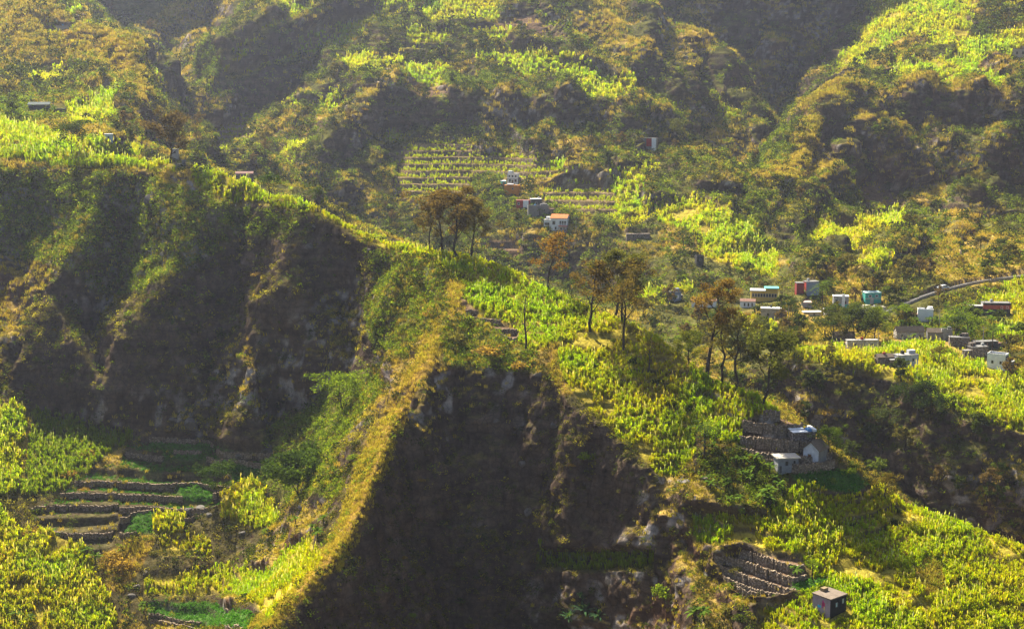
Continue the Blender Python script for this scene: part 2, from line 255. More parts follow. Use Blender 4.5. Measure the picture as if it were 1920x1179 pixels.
# (where, cover, terrace step in metres or 0, outline)
FIELDS = [
 ('n','cane',2.1,[(440,312),(500,352),(600,382),(680,428),(740,450),(800,458),(850,470),(900,478),(1020,528),(1150,583),(1260,640),(1330,686),(1420,728),(1480,765),(1470,790),
   (1400,775),(1330,760),(1300,790),(1310,850),(1270,895),(1225,890),(1190,850),(1150,815),(1105,775),(1065,725),(1040,690),(1040,650),(985,650),(940,612),(885,592),(868,560),(850,522),(800,486),(740,472),(680,448),(600,402),(520,388),(480,372),(440,352)]),
 ('n','cane',0,[(360,318),(395,316),(445,328),(480,352),(490,372),(455,388),(400,372),(370,350)]),
 ('n','cane',0,[(-80,262),(0,268),(100,284),(200,300),(330,302),(350,318),(330,326),(250,318),(180,318),(100,312),(0,300),(-80,300)]),
 ('n','soil',1.5,[(864,552),(900,588),(975,618),(970,642),(930,628),(885,600),(868,580)]),
 ('n','dry',0,[(1025,640),(1045,640),(1050,700),(1070,740),(1050,740),(1030,700)]),
 ('n','dry',0,[(880,540),(862,560),(846,600),(828,645),(812,690),(782,742),(752,795),(728,862),(702,935),(672,1000),(632,1060),(574,1120),(515,1179),(462,1179),(548,1090),(612,1020),(646,950),(662,890),(686,840),(717,790),(746,735),(778,680),(798,620),(818,560),(846,520)]),
 ('n','green',0,[(820,600),(860,585),(900,600),(960,640),(1010,660),(1020,700),(940,700),(880,700),(830,690)]),
 ('n','green',0,[(690,470),(760,480),(840,510),(840,570),(800,610),(760,680),(700,640),(720,560)]),
 ('n','green',0,[(500,800),(560,760),(620,730),(700,700),(730,730),(690,800),(650,860),(640,930),(560,960),(520,930),(470,900)]),
 ('n','green',0,[(0,320),(200,335),(300,340),(440,390),(560,410),(560,440),(430,460),(350,500),(280,560),(180,560),(100,500),(0,480)]),
 # hamlet slope and the right-hand fields
 ('n','cane',2.0,[(1310,760),(1400,775),(1440,790),(1400,830),(1330,830),(1300,800)]),
 ('n','soil',2.2,[(1390,785),(1480,770),(1520,810),(1570,870),(1560,885),(1470,880),(1380,840)]),
 ('n','broad',0,[(1310,850),(1400,850),(1470,880),(1480,930),(1440,965),(1370,960),(1310,905)]),
 ('n','crop',0,[(1480,884),(1545,880),(1600,884),(1632,905),(1600,925),(1540,918),(1490,900)]),
 ('n','cane',2.1,[(1300,955),(1370,960),(1440,962),(1480,925),(1500,905),(1560,930),(1620,930),(1650,905),(1700,948),(1780,970),(1860,1000),(1930,1020),(2010,1045),(2010,1200),(1420,1200),(1428,1135),(1500,1120),(1520,1075),(1500,1040),(1440,1035),(1400,1015),(1310,1020)]),
 ('n','soil',1.6,[(1345,1045),(1400,1025),(1440,1035),(1500,1040),(1512,1080),(1500,1110),(1450,1122),(1400,1120),(1360,1090)]),
 ('n','crop',0,[(1480,1098),(1512,1085),(1545,1085),(1550,1100),(1500,1112)]),
 ('n','dry',0,[(1740,1040),(1770,1060),(1780,1110),(1750,1120),(1710,1090)]),
 # terraced hollow on the left
 ('n','soil',2.4,[(235,838),(290,822),(420,830),(520,845),(500,890),(450,910),(420,945),(330,990),(270,1000),(225,1010),(215,930)]),
 ('n','soil',2.0,[(60,955),(110,930),(170,880),(215,870),(220,930),(215,1010),(190,1045),(120,1010),(70,985)]),
 ('n','crop',0,[(325,912),(365,905),(402,925),(395,942),(345,938)]), ('n','crop',0,[(412,862),(455,868),(512,880),(500,892),(420,880)]),
 ('n','crop',0,[(430,888),(490,895),(485,910),(435,905)]), ('n','crop',0,[(245,966),(285,955),(282,1000),(228,1003)]),
 ('n','crop',0,[(280,828),(430,832),(445,846),(330,846),(280,840)]), ('n','crop',0,[(305,852),(400,850),(415,862),(310,862)]), ('n','crop',0,[(265,875),(310,873),(310,884),(265,884)]),
 ('n','cane',0,[(410,932),(470,905),(500,930),(530,985),(480,990),(420,975)]), ('n','cane',0,[(285,965),(345,965),(345,1000),(285,1000)]),
 ('n','cane',1.6,[(270,1082),(400,1062),(520,1068),(545,1030),(590,1000),(600,1050),(540,1115),(510,1160),(480,1130),(400,1108),(270,1110)]),
 ('n','cane',1.8,[(300,1010),(360,1005),(400,1010),(400,1035),(300,1035)]),
 ('n','crop',1.6,[(275,1128),(400,1125),(480,1150),(470,1179),(380,1179),(280,1165)]),
 ('n','cane',0,[(-80,940),(0,955),(40,1000),(110,1000),(160,1030),(185,1090),(215,1150),(220,1200),(-80,1200)]),
 ('n','cane',0,[(-80,760),(0,760),(45,765),(40,850),(30,930),(-80,940)]),
 ('n','dry',0,[(190,1040),(260,1000),(290,1010),(265,1060),(230,1110),(190,1100)]),
 ('n','caneshade',0,[(60,770),(200,800),(260,820),(180,870),(100,930),(40,930),(50,850)]),
 ('n','caneshade',0,[(1010,1030),(1100,1030),(1235,1030),(1235,1066),(1100,1066),(1015,1062)]),
 # shelf across the ravine
 ('f','cane',0,[(1485,655),(1540,655),(1650,662),(1700,688),(1780,735),(1850,765),(1920,785),(2010,810),(2010,838),(1920,810),(1850,790),(1780,762),(1700,718),(1600,694),(1490,680)]),
 ('f','cane',0,[(1560,645),(1650,655),(1740,640),(1820,660),(1880,695),(2010,700),(2010,800),(1900,780),(1790,735),(1700,690),(1640,668),(1560,660)]),
 ('f','cane',0,[(1390,600),(1450,600),(1465,630),(1400,640)]), ('f','cane',0,[(1180,548),(1250,545),(1252,570),(1190,565)]),
 ('f','broad',0,[(1660,600),(1760,595),(1800,560),(1920,570),(2010,570),(2010,660),(1850,640),(1700,640)]),
 ('f','cane',0,[(1800,555),(1920,525),(2010,520),(2010,600),(1920,640),(1860,640),(1900,590)]),
 # central hill fields
 ('f','cane',2.6,[(675,138),(720,125),(850,120),(865,140),(840,160),(770,166),(690,160),(665,150)]),
 ('f','cane',2.6,[(690,-20),(960,-20),(945,20),(920,42),(820,45),(790,28),(740,30),(700,50),(680,40),(700,10)]),
 ('f','cane',2.6,[(560,60),(640,45),(700,20),(730,30),(690,60),(645,90),(600,102),(560,110),(510,135),(510,120),(545,90)]),
 ('f','cane',0,[(410,158),(495,118),(505,130),(425,165)]), ('f','cane',0,[(590,0),(540,40),(470,88),(400,155),(370,190),(385,200),(440,130),(500,80),(560,40),(620,0)]),
 ('f','cane',2.6,[(760,62),(840,58),(842,78),(770,82)]), ('f','cane',2.6,[(895,95),(985,98),(1060,130),(1120,150),(1185,172),(1190,195),(1110,198),(1020,160),(940,122),(900,112)]),
 ('f','cane',2.6,[(885,58),(945,66),(950,78),(890,75)]),
 ('f','soil',2.6,[(900,40),(980,30),(1040,80),(1070,110),(1000,90),(930,55)]), ('f','soil',2.4,[(750,165),(840,164),(840,190),(755,194)]),
 ('f','green',2.6,[(840,140),(960,130),(1060,190),(1020,215),(900,195),(840,175)]),
 ('f','rows',2.8,[(725,300),(770,270),(822,260),(875,264),(882,330),(880,385),(750,392),(732,345)]),
 ('f','rows',2.8,[(1010,348),(1120,342),(1160,360),(1160,415),(1080,420),(1020,392)]), ('f','rows',2.8,[(880,285),(1000,290),(1060,330),(960,340),(885,330)]),
 ('f','broad',0,[(880,330),(945,335),(950,410),(890,420)]), ('f','broad',0,[(960,390),(1080,420),(1080,440),(960,440)]),
 ('f','soil',2.6,[(905,455),(985,455),(985,490),(910,485)]),
 ('f','cane',0,[(1222,388),(1290,376),(1345,398),(1405,440),(1458,502),(1450,524),(1390,508),(1310,475),(1290,440),(1222,418)]),
 ('f','soil',2.4,[(470,190),(570,175),(580,205),(500,240),(470,225)]), ('f','rows',2.4,[(520,200),(570,190),(570,215),(520,225)]), ('f','rows',2.4,[(380,250),(480,215),(470,300),(390,300)]),
 ('f','green',3.0,[(280,110),(420,95),(410,160),(330,165)]), ('f','green',3.0,[(330,60),(360,90),(330,130),(300,140)]),
 # gorge, right mountain
 ('f','cane',2.6,[(1330,180),(1385,180),(1400,205),(1385,232),(1335,236),(1335,205)]),
 ('f','reed',0,[(1440,230),(1495,215),(1495,300),(1480,330),(1450,375),(1440,420),(1440,490),(1395,430),(1410,380),(1440,310)]),
 ('f','cane',0,[(1668,142),(1740,112),(1800,110),(1845,130),(1885,152),(1885,168),(1810,156),(1720,166),(1660,164)]),
 ('f','cane',0,[(1560,148),(1600,100),(1640,40),(1690,-20),(1830,-20),(1810,50),(1790,85),(1700,85),(1640,112),(1590,168),(1560,175)]),
 ('f','cane',0,[(1720,60),(1880,60),(2010,40),(2010,120),(1880,115),(1800,95),(1720,95)]),
 ('f','cane',0,[(1600,412),(1690,405),(1690,460),(1610,462)]), ('f','cane',0,[(1590,500),(1660,500),(1672,545),(1600,532)]), ('f','cane',0,[(1515,430),(1600,420),(1610,480),(1520,480)]),
 ('f','soil',2.6,[(1600,340),(1690,335),(1690,400),(1610,405)]), ('f','soil',2.6,[(1720,250),(1770,240),(1830,250),(1880,250),(1870,275),(1760,272)]),
 ('f','dry',0,[(1440,405),(1452,378),(1480,328),(1505,288),(1532,246),(1562,216),(1605,200),(1700,182),(1800,182),(1840,190),(1720,200),(1620,225),(1580,245),(1550,290),(1510,340),(1475,400)]),
 ('f','dry',0,[(1610,262),(1700,262),(1760,246),(1760,262),(1700,282),(1620,290)]),
 ('f','bare',0,[(1532,250),(1600,214),(1720,196),(1880,194),(2010,200),(2010,252),(1760,243),(1640,260),(1600,330),(1520,372),(1492,345)]), ('f','bare',0,[(1600,332),(1650,300),(1720,286),(2010,296),(2010,400),(1850,395),(1700,385),(1690,345),(1640,362)]),
 ('f','bare',0,[(1290,258),(1430,244),(1445,300),(1310,325)]), ('f','bare',0,[(840,200),(900,186),(1090,194),(1080,255),(850,255)]), ('f','bare',0,[(1020,-20),(1690,-20),(1600,60),(1540,120),(1490,200),(1440,240),(1330,180),(1240,205),(1130,125),(1060,40)]),
 ('f','bare',0,[(1760,400),(1860,400),(1850,500),(1780,520)]), ('f','bare',0,[(190,-20),(560,-20),(470,60),(390,140),(330,190),(280,180),(250,120),(200,60)]), ('f','bare',0,[(600,250),(740,190),(730,230),(650,330),(590,340)]), ('f','bare',0,[(460,150),(560,150),(500,200),(420,240)]),
 ('n','dry',0,[(1448,738),(1470,758),(1500,785),(1525,805),(1505,800),(1470,772),(1445,750)]),
 # left hill
 ('f','dry',2.8,[(-80,-20),(60,-20),(130,60),(200,100),(190,125),(110,115),(0,130),(-80,130)]), ('f','rows',2.8,[(75,60),(180,65),(180,82),(90,80)]),
 ('f','dry',0,[(100,100),(190,90),(240,150),(260,220),(240,235),(190,170),(120,130)]),
 ('f','cane',0,[(50,140),(130,138),(130,160),(60,160)]), ('f','cane',0,[(120,198),(210,215),(215,245),(130,235)]),
 ('f','cane',0,[(-80,235),(0,235),(60,245),(150,262),(260,278),(250,300),(150,292),(60,280),(-80,262)]),
 ('f','broad',0,[(-80,185),(60,190),(110,215),(50,235),(-80,228)]),
]
for where, kind, step, poly in FIELDS:
    us = [p[0] for p in poly]; vs = [p[1] for p in poly]
    m0 = (wu > min(us) - 2) & (wu < max(us) + 2) & (wv > min(vs) - 2) & (wv < max(vs) + 2) & (NEAR if where == 'n' else ~NEAR)
    idx = np.nonzero(m0)
    if len(idx[0]) == 0: continue
    ins = inpoly(wu[idx], wv[idx], poly)
    i, j = idx[0][ins], idx[1][ins]
    for k in KINDS: COV[k][i, j] = 0
    COV[kind][i, j] = 1
    TER[i, j] = (.42 if (where == 'n' and kind == 'cane' and step in (2.0, 2.1)) else 1.0) if step else 0.0
    if step: TSTEP[i, j] = step
WALLMASK = (TER > 0.5) & NEAR & ((COV['soil'] > .5) | (UU < 620) & (VV > 800) & (COV['cane'] < .5))
# most of the far slopes are old terraces too
slope1 = np.abs(np.gradient(ZZ, axis=0) / np.maximum(np.gradient(YY, axis=0), 1e-3))
OLD = (~NEAR) * (YY < 860) * sstep(.40, .55, fbm(XX + 7, YY, ZZ, 45.0, 3) * .5 + .5) * sstep(.15, .3, slope1) * (1 - sstep(.95, 1.25, slope1)) * (COV['reed'] < .5)
TSTEP[(OLD > .3) & (TER < .5)] = 2.6
TER = np.maximum(TER, OLD.astype(np.float32))
FREEF = OLD * (sum(COV[k] for k in KINDS) < .5) * sstep(.58, .64, fbm(XX + 31, YY + 5, ZZ * 2.2, 22.0, 3) * .5 + .5) * (VV < 560)
COV['cane'] = np.maximum(COV['cane'], (FREEF > .5).astype(np.float32))
# spurs running down the far slopes: gentle towards the light, steep on the far side
SPURS = [(5, 40, [(605,-20),(540,40),(470,88),(400,155),(362,198)]), (6, 30, [(720,105),(640,172),(590,212),(555,245)]), (11, 46, [(752,178),(692,234),(640,282),(588,332)]), (5, 26, [(565,213),(505,255),(465,302)]),
 (6, 26, [(700,290),(672,330),(640,366)]), (5, 30, [(960,196),(930,225),(910,250)]), (5, 30, [(1000,60),(1062,120),(1100,165)]), (5, 26, [(1060,200),(1040,240),(1010,290)]), (5, 26, [(1150,225),(1190,270),(1200,330)]),
 (10, 40, [(1610,202),(1562,222),(1522,268),(1490,322),(1448,394)]), (8, 30, [(1652,212),(1624,256),(1604,302),(1580,330)]), (8, 34, [(1730,190),(1688,238),(1655,280)]), (7, 30, [(1830,190),(1790,230),(1770,262)]), (7, 30, [(1645,305),(1565,340),(1525,376),(1500,410)]), (7, 34, [(1900,262),(1860,300),(1830,340)]),
 (9, 34, [(352,52),(302,92),(250,145)]), (8, 34, [(440,55),(392,100),(330,152),(288,194)]), (6, 24, [(500,60),(455,98),(420,130)]), (6, 26, [(1372,60),(1352,110),(1358,150)]), (6, 20, [(1400,60),(1388,100),(1378,130)]), (9, 36, [(1480,60),(1462,105),(1440,140)]), (10, 40, [(1230,20),(1218,90),(1190,140)]), (8, 40, [(1320,20),(1300,90),(1290,150)]),
 (6, 26, [(1700,470),(1660,500),(1620,540)]), (6, 26, [(1845,370),(1810,420),(1790,460)]), (6, 30, [(1560,480),(1530,510),(1510,545)]), (8, 40, [(130,30),(190,92),(232,135),(256,195)]), (5, 24, [(170,130),(205,180),(215,225)]), (6, 26, [(1290,300),(1320,340),(1370,400)]), (5, 24, [(430,205),(392,250),(372,290)])]
for h_, w_, L_ in SPURS:
    us = [q_[0] for q_ in L_]; vs = [q_[1] for q_ in L_]
    sel = np.nonzero((~NEAR) & (wu > min(us) - 3 * w_) & (wu < max(us) + 3 * w_) & (wv > min(vs) - 3 * w_) & (wv < max(vs) + 3 * w_))
    if len(sel[0]) == 0: continue
    pu, pv = wu[sel], wv[sel]; best = np.full(len(pu), 1e9); sgn = np.zeros(len(pu))
    for (x0, y0), (x1, y1) in zip(L_[:-1], L_[1:]):
        dx, dy = x1 - x0, y1 - y0; t_ = np.clip(((pu - x0) * dx + (pv - y0) * dy) / (dx * dx + dy * dy), 0, 1)
        ex, ey = pu - x0 - t_ * dx, pv - y0 - t_ * dy; d_ = np.hypot(ex, ey); b_ = d_ < best; best = np.where(b_, d_, best); sgn = np.where(b_, ex, sgn)
    ww = np.where(sgn > 0, w_ * .55, w_ * 1.15)
    ZZ[sel] += h_ * np.exp(-(best / ww) ** 1.5)
# terraces: flat treads, steep risers
TERs = blur(blur(TER, 2, 0), 2, 1)
q = ZZ / TSTEP + np.where(NEAR, np.where(TER < .5, 1.3, .9 * (UU < 620) + .25), .25) * fbm(XX, YY, ZZ * 0, 24.0, 3)
fr = q - np.floor(q)
ZT = ZZ + (np.floor(q) + 0.12 * fr + 0.88 * sstep(0.72, 0.98, fr) - q) * TSTEP
ZQ = q
ZZ = ZZ * (1 - TERs) + ZT * TERs

# ------------------------------------------------------------------ rock relief, pushed out along the surface
def normals(X, Y, Z):
    dx = np.stack([np.gradient(A, axis=1) for A in (X, Y, Z)], -1); dr = np.stack([np.gradient(A, axis=0) for A in (X, Y, Z)], -1)
    n = np.cross(dx, dr); return n / (np.linalg.norm(n, axis=-1, keepdims=True) + 1e-9)
# bench for the road
RD = [(1650,590,464),(1690,574,478),(1725,559,486),(1760,547,492),(1795,538,496),(1830,530,500),(1875,524,503),(1920,518,506),(2010,505,512)]
rp = np.array([(ray(u, v)[0] * Y, Y, ray(u, v)[1] * Y) for u, v, Y in RD]); kk = np.linspace(0, len(rp) - 1, 60)
RP = np.stack([np.interp(kk, np.arange(len(rp)), rp[:, a]) for a in range(3)], 1); RP[:, 2] += .5
_s = np.nonzero((XX > RP[0, 0] - 12) & (XX < RP[-1, 0] + 12) & (YY > 425) & (YY < 525))
_x = XX[_s]; _ry = np.interp(_x, RP[:, 0], RP[:, 1]); _rz = np.interp(_x, RP[:, 0], RP[:, 2]); _d = YY[_s] - _ry
cap = np.where(_d > 0, _rz - .15 + np.maximum(_d - 3.2, 0) * 1.1, _rz - .3 - np.maximum(-_d - 2.6, 0) * .35)
ZZ[_s] = np.where(_d > -22, np.minimum(ZZ[_s], cap), ZZ[_s])
ROADM = np.zeros((NR, NC), bool); ROADM[_s] = (_d > -6) & (_d < 3)
Zs = blur(blur(ZZ, 5, 0), 4, 1)
NN = normals(XX, YY, Zs)
steep = 1 - NN[..., 2]                                  # 0 flat .. 1 upright
field = sum(COV[k] for k in ('cane', 'crop', 'rows', 'soil', 'caneshade'))
field = np.clip(blur(blur(field, 2, 0), 2, 1), 0, 1)
far = sstep(440, 640, YY)
cl = sstep(0.10, 0.40, steep)
big = fbm(XX + 0.6 * ZZ, YY, ZZ * 0.55, 26.0, 3, 0.5, True)
bigf = fbm(XX + 0.5 * ZZ, YY * 0.8, ZZ * 0.6, 48.0, 3, 0.5, True)
gul = fbm(XX + .4 * YY, YY * .3, ZZ * .3, 32.0, 3, .5, True)
amp = (1 - 0.92 * field) * (1 - .9 * NEAR * np.clip(blur(blur(COV['dry'], 6, 0), 6, 1) * 1.6, 0, 1))
amp = amp * (1 - .95 * ROADM)
keep = sstep(0, 14, np.abs(YY - YC))                    # leave the crest line itself alone
disp = amp * (3.0 * big * cl * (1 - far) * (0.25 + 0.75 * keep) + (6.0 * bigf * (0.4 + 0.6 * cl) + 7.5 * gul) * far)
med = fbm(XX, YY, ZZ, 7.5, 3, 0.55, True); fine = fbm(XX, YY, ZZ, 2.2, 2, 0.5)
blk = fbm(XX * 1.3, YY * 1.3, ZZ * .8, 9.0, 3, .6); blk = np.floor(blk * 5) / 5 + sstep(.0, .35, blk * 5 - np.floor(blk * 5)) / 5
disp += amp * cl * (1 - .3 * far) * 1.7 * blk * (.3 + .7 * keep)
disp += amp * (0.25 + 0.75 * cl) * (0.7 * med * (1 + 2.6 * far)) + (0.25 + 0.75 * amp) * fine * (0.28 + 0.35 * cl)
lim = np.minimum(1.0, np.abs(YY) / 200.0)
XX = XX + NN[..., 0] * disp; YY = YY + NN[..., 1] * disp; ZZ = ZZ + NN[..., 2] * disp
UU, VV = project(XX, YY, ZZ)
N2 = normals(XX, YY, ZZ); steep2 = 1 - N2[..., 2]
run = np.minimum.accumulate(VV, 0)
VIS = VV <= run + np.where((YY < YC + 75) & (YY > YC - 6), 150.0, 20.0)                                   # seen, or just behind what is seen
VIS &= (UU > -90) & (UU < 2010) & (VV < 1300)

CLEAR = [(961,347,20,18), (945,348,9,7), (958,368,28,14), (985,389,34,12), (1009,389,20,15), (1013,404,38,16), (1050,433,30,23), (1210,278,40,15), (1195,448,66,12), (1312,498,16,24), (1266,566,22,17), (1320,578,46,13), (1402,578,28,11), (1434,566,49,20), (1446,600,37,20), (1523,556,26,25), (1501,552,14,20), (1577,580,28,24), (1636,570,32,20), (1640,600,44,19), (1735,604,28,21), (1507,576,24,8), (1522,594,34,7), (1551,592,12,11), (1868,592,50,22), (1838,588,20,6), (1582,640,40,10), (1617,654,60,15), (1706,636,54,13), (1752,640,28,15), (1774,640,20,20), (1798,652,36,17), (1660,684,32,13), (1701,688,42,22), (1868,692,38,24), (1836,672,34,20), (1850,656,46,14), (1507,832,46,21), (1517,868,30,21), (1475,884,36,25), (1571,1150,42,34), (72,206,40,10), (110,208,26,5), (203,265,14,11), (327,302,14,22), (337,314,26,8), (455,335,34,7), (1912,108,26,15), (118,56,22,5)]      # plots kept free of plants for the houses
OPEN = ~ROADM
for u_, v_, w_, h_ in CLEAR:
    OPEN &= ~((np.abs(UU - u_) < w_ * .62) & (VV > v_ - 14) & (VV < v_ + max(9, .35 * h_)))
# ------------------------------------------------------------------ ground colours (bare earth, rock, litter)
def lerp(A, B, t): return A + (B - A) * t[..., None]
def rgb(*c): return np.array(c, np.float32)
n1 = fbm(XX, YY, ZZ, 9.0, 3) * 0.5 + 0.5; n2 = fbm(XX + 50, YY, ZZ, 2.6, 2) * 0.5 + 0.5; n3 = fbm(XX, YY + 90, ZZ, 24.0, 3) * 0.5 + 0.5
base = lerp(rgb(.05, .042, .02)[None, None, :], rgb(.10, .07, .034)[None, None, :], n1)
rock = lerp(lerp(rgb(.038, .027, .020)[None, None, :], rgb(.10, .072, .052)[None, None, :], n2), rgb(.25, .225, .205)[None, None, :], sstep(.54, .68, n2) * sstep(.42, .58, n3))
rust = rgb(.10, .05, .028)
rock = lerp(rock, rust[None, None, :] + 0 * rock, sstep(.62, .75, n3) * 0.6)
meadow = lerp(rgb(.075, .078, .02)[None, None, :], rgb(.19, .135, .042)[None, None, :], sstep(.48, .68, n3))
base = lerp(base, meadow, np.where(NEAR, .25, .8))
CL = lerp(base, rock, sstep(0.22, 0.42, steep2))
dryc = lerp(rgb(.36, .24, .05)[None, None, :], rgb(.46, .33, .09)[None, None, :], n2)
grass = lerp(rgb(.08, .085, .022)[None, None, :], rgb(.14, .125, .035)[None, None, :], n1)
flat_dry = sstep(.5, .64, n3) * (1 - sstep(0.15, 0.4, steep2)) * .55
CL = lerp(CL, dryc, flat_dry)
GREENER = 1
for k, cc in (('cane', lerp(rgb(.20, .15, .03)[None, None, :], rgb(.28, .24, .03)[None, None, :], n2)), ('dry', dryc * np.array((.50, .46, .42), np.float32)), ('green', grass), ('caneshade', grass * .8), ('reed', grass),
              ('soil', lerp(lerp(rgb(.10, .066, .042)[None, None, :], rgb(.18, .12, .075)[None, None, :], n2), lerp(rgb(.055, .042, .026)[None, None, :], rgb(.075, .075, .025)[None, None, :], n2), (NEAR & (UU < 700)) * .9)), ('crop', rgb(.05, .10, .02)[None, None, :] + 0 * grass),  # soil of the left hollow coloured darker in place of its shade
              ('broad', grass * .7), ('rows', lerp(rgb(.14, .10, .05)[None, None, :], rgb(.19, .15, .07)[None, None, :], n2))):
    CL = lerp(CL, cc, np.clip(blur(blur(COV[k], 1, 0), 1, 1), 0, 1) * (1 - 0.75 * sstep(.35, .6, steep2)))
FARG = far
# ------------------------------------------------------------------ materials
def new_mat(name):
    m = bpy.data.materials.new(name); m.use_nodes = True; t = m.node_tree
    for n in list(t.nodes): t.nodes.remove(n)
    out = t.nodes.new('ShaderNodeOutputMaterial'); return m, t, out
def noise_node(t, scale, detail=4, rough=.6, coord=None):
    n = t.nodes.new('ShaderNodeTexNoise'); n.inputs['Scale'].default_value = scale; n.inputs['Detail'].default_value = detail; n.inputs['Roughness'].default_value = rough
    if coord: t.links.new(coord, n.inputs['Vector'])
    return n
def mixmul(t, a, b, fac=1.0, mode='MULTIPLY'):
    m = t.nodes.new('ShaderNodeMix'); m.data_type = 'RGBA'; m.blend_type = mode; m.inputs[0].default_value = fac
    t.links.new(a, m.inputs[6]); t.links.new(b, m.inputs[7]); return m.outputs[2]
def ramp(t, fac, stops):
    r = t.nodes.new('ShaderNodeValToRGB'); t.links.new(fac, r.inputs[0])
    while len(r.color_ramp.elements) < len(stops): r.color_ramp.elements.new(0.5)
    for e, (p, c) in zip(r.color_ramp.elements, stops): e.position = p; e.color = (*c, 1)
    return r.outputs[0]
def ground_mat():
    m, t, out = new_mat('ground'); at = t.nodes.new('ShaderNodeAttribute'); at.attribute_name = 'col'
    geo = t.nodes.new('ShaderNodeNewGeometry')
    n = noise_node(t, .9, 6, .7, geo.outputs['Position']); r = ramp(t, n.outputs['Fac'], [(.28, (.55, .52, .5)), (.5, (1, 1, 1)), (.72, (1.35, 1.3, 1.2))])
    mp = t.nodes.new('ShaderNodeMapping'); mp.inputs['Scale'].default_value = (.42, .42, .075); t.links.new(geo.outputs['Position'], mp.inputs[0])
    n2 = noise_node(t, 1.0, 5, .65, mp.outputs[0]); r2 = ramp(t, n2.outputs['Fac'], [(.3, (.62, .6, .58)), (.5, (1, 1, 1)), (.7, (1.45, 1.38, 1.3))])
    vo = t.nodes.new('ShaderNodeTexVoronoi'); vo.feature = 'DISTANCE_TO_EDGE'; vo.inputs['Scale'].default_value = .55; wn = noise_node(t, .5, 3, .6, geo.outputs['Position'])
    t.links.new(mixmul(t, geo.outputs['Position'], wn.outputs['Color'], .02, 'ADD'), vo.inputs['Vector']); r3 = ramp(t, vo.outputs['Distance'], [(.0, (.55, .53, .52)), (.07, (1, 1, 1))])
    mp2 = t.nodes.new('ShaderNodeMapping'); mp2.inputs['Scale'].default_value = (.05, .05, .55); mp2.inputs['Rotation'].default_value = (0, .22, 0); t.links.new(geo.outputs['Position'], mp2.inputs[0])
    n4 = noise_node(t, 1.0, 4, .7, mp2.outputs[0]); r4 = ramp(t, n4.outputs['Fac'], [(.36, (.62, .6, .6)), (.5, (1, 1, 1)), (.66, (1.35, 1.3, 1.25))])
    c = mixmul(t, mixmul(t, mixmul(t, mixmul(t, at.outputs['Color'], r), r2), r3, .8), r4, .8)
    b = t.nodes.new('ShaderNodeBump'); b.inputs['Strength'].default_value = .8; b.inputs['Distance'].default_value = .5; t.links.new(n.outputs['Fac'], b.inputs['Height'])
    d = t.nodes.new('ShaderNodeBsdfDiffuse'); t.links.new(c, d.inputs[0]); t.links.new(b.outputs[0], d.inputs['Normal']); t.links.new(d.outputs[0], out.inputs[0])
    return m
def leaf_mat(name='foliage', trans=.45, tint=(1.35, 1.25, .55)):
    m, t, out = new_mat(name); at = t.nodes.new('ShaderNodeAttribute'); at.attribute_name = 'col'
    d = t.nodes.new('ShaderNodeBsdfDiffuse'); tr = t.nodes.new('ShaderNodeBsdfTranslucent'); t.links.new(at.outputs['Color'], d.inputs[0])
    c = t.nodes.new('ShaderNodeMix'); c.data_type = 'RGBA'; c.blend_type = 'MULTIPLY'; c.inputs[0].default_value = 1; c.inputs[7].default_value = (*tint, 1)
    t.links.new(at.outputs['Color'], c.inputs[6]); t.links.new(c.outputs[2], tr.inputs[0])
    mx = t.nodes.new('ShaderNodeMixShader'); mx.inputs[0].default_value = trans; t.links.new(d.outputs[0], mx.inputs[1]); t.links.new(tr.outputs[0], mx.inputs[2])
    t.links.new(mx.outputs[0], out.inputs[0]); return m
def paint_mat(name, col, rough=.85, grime=.35, scale=1.2):
    m, t, out = new_mat(name); geo = t.nodes.new('ShaderNodeNewGeometry'); n = noise_node(t, scale, 5, .7, geo.outputs['Position'])
    g = tuple(x * (1 - grime) for x in col); r = ramp(t, n.outputs['Fac'], [(.3, g), (.62, col)])
    p = t.nodes.new('ShaderNodeBsdfPrincipled'); p.inputs['Roughness'].default_value = rough; p.inputs['Specular IOR Level'].default_value = .5 if rough < .6 else .1; t.links.new(r, p.inputs['Base Color']); t.links.new(p.outputs[0], out.inputs[0]); return m
def stone_mat(name='drystone', c0=(.15, .118, .088), c1=(.36, .29, .215)):
    m, t, out = new_mat(name); geo = t.nodes.new('ShaderNodeNewGeometry'); v = t.nodes.new('ShaderNodeTexVoronoi'); v.inputs['Scale'].default_value = 2.6
    t.links.new(geo.outputs['Position'], v.inputs['Vector']); r = ramp(t, v.outputs['Distance'], [(.05, c1), (.6, c0)])
    h = t.nodes.new('ShaderNodeSeparateColor'); t.links.new(v.outputs['Color'], h.inputs[0]); r2 = ramp(t, h.outputs[0], [(0, (.75, .73, .7)), (1, (1.15, 1.1, 1.05))])
    b = t.nodes.new('ShaderNodeBump'); b.invert = True; b.inputs['Strength'].default_value = 1; b.inputs['Distance'].default_value = .25; t.links.new(v.outputs['Distance'], b.inputs['Height'])
    d = t.nodes.new('ShaderNodeBsdfDiffuse'); t.links.new(mixmul(t, r, r2), d.inputs[0]); t.links.new(b.outputs[0], d.inputs['Normal']); t.links.new(d.outputs[0], out.inputs[0]); return m
M_GROUND = ground_mat(); M_LEAF = leaf_mat(); M_CANE = leaf_mat('cane_leaf', .58, (1.45, 1.45, .25)); M_DRY = leaf_mat('dry_leaf', .35, (1.3, 1.1, .7))
M_BARK = paint_mat('bark', (.05, .037, .028), .95, .5, 3.0); M_STONE = stone_mat()

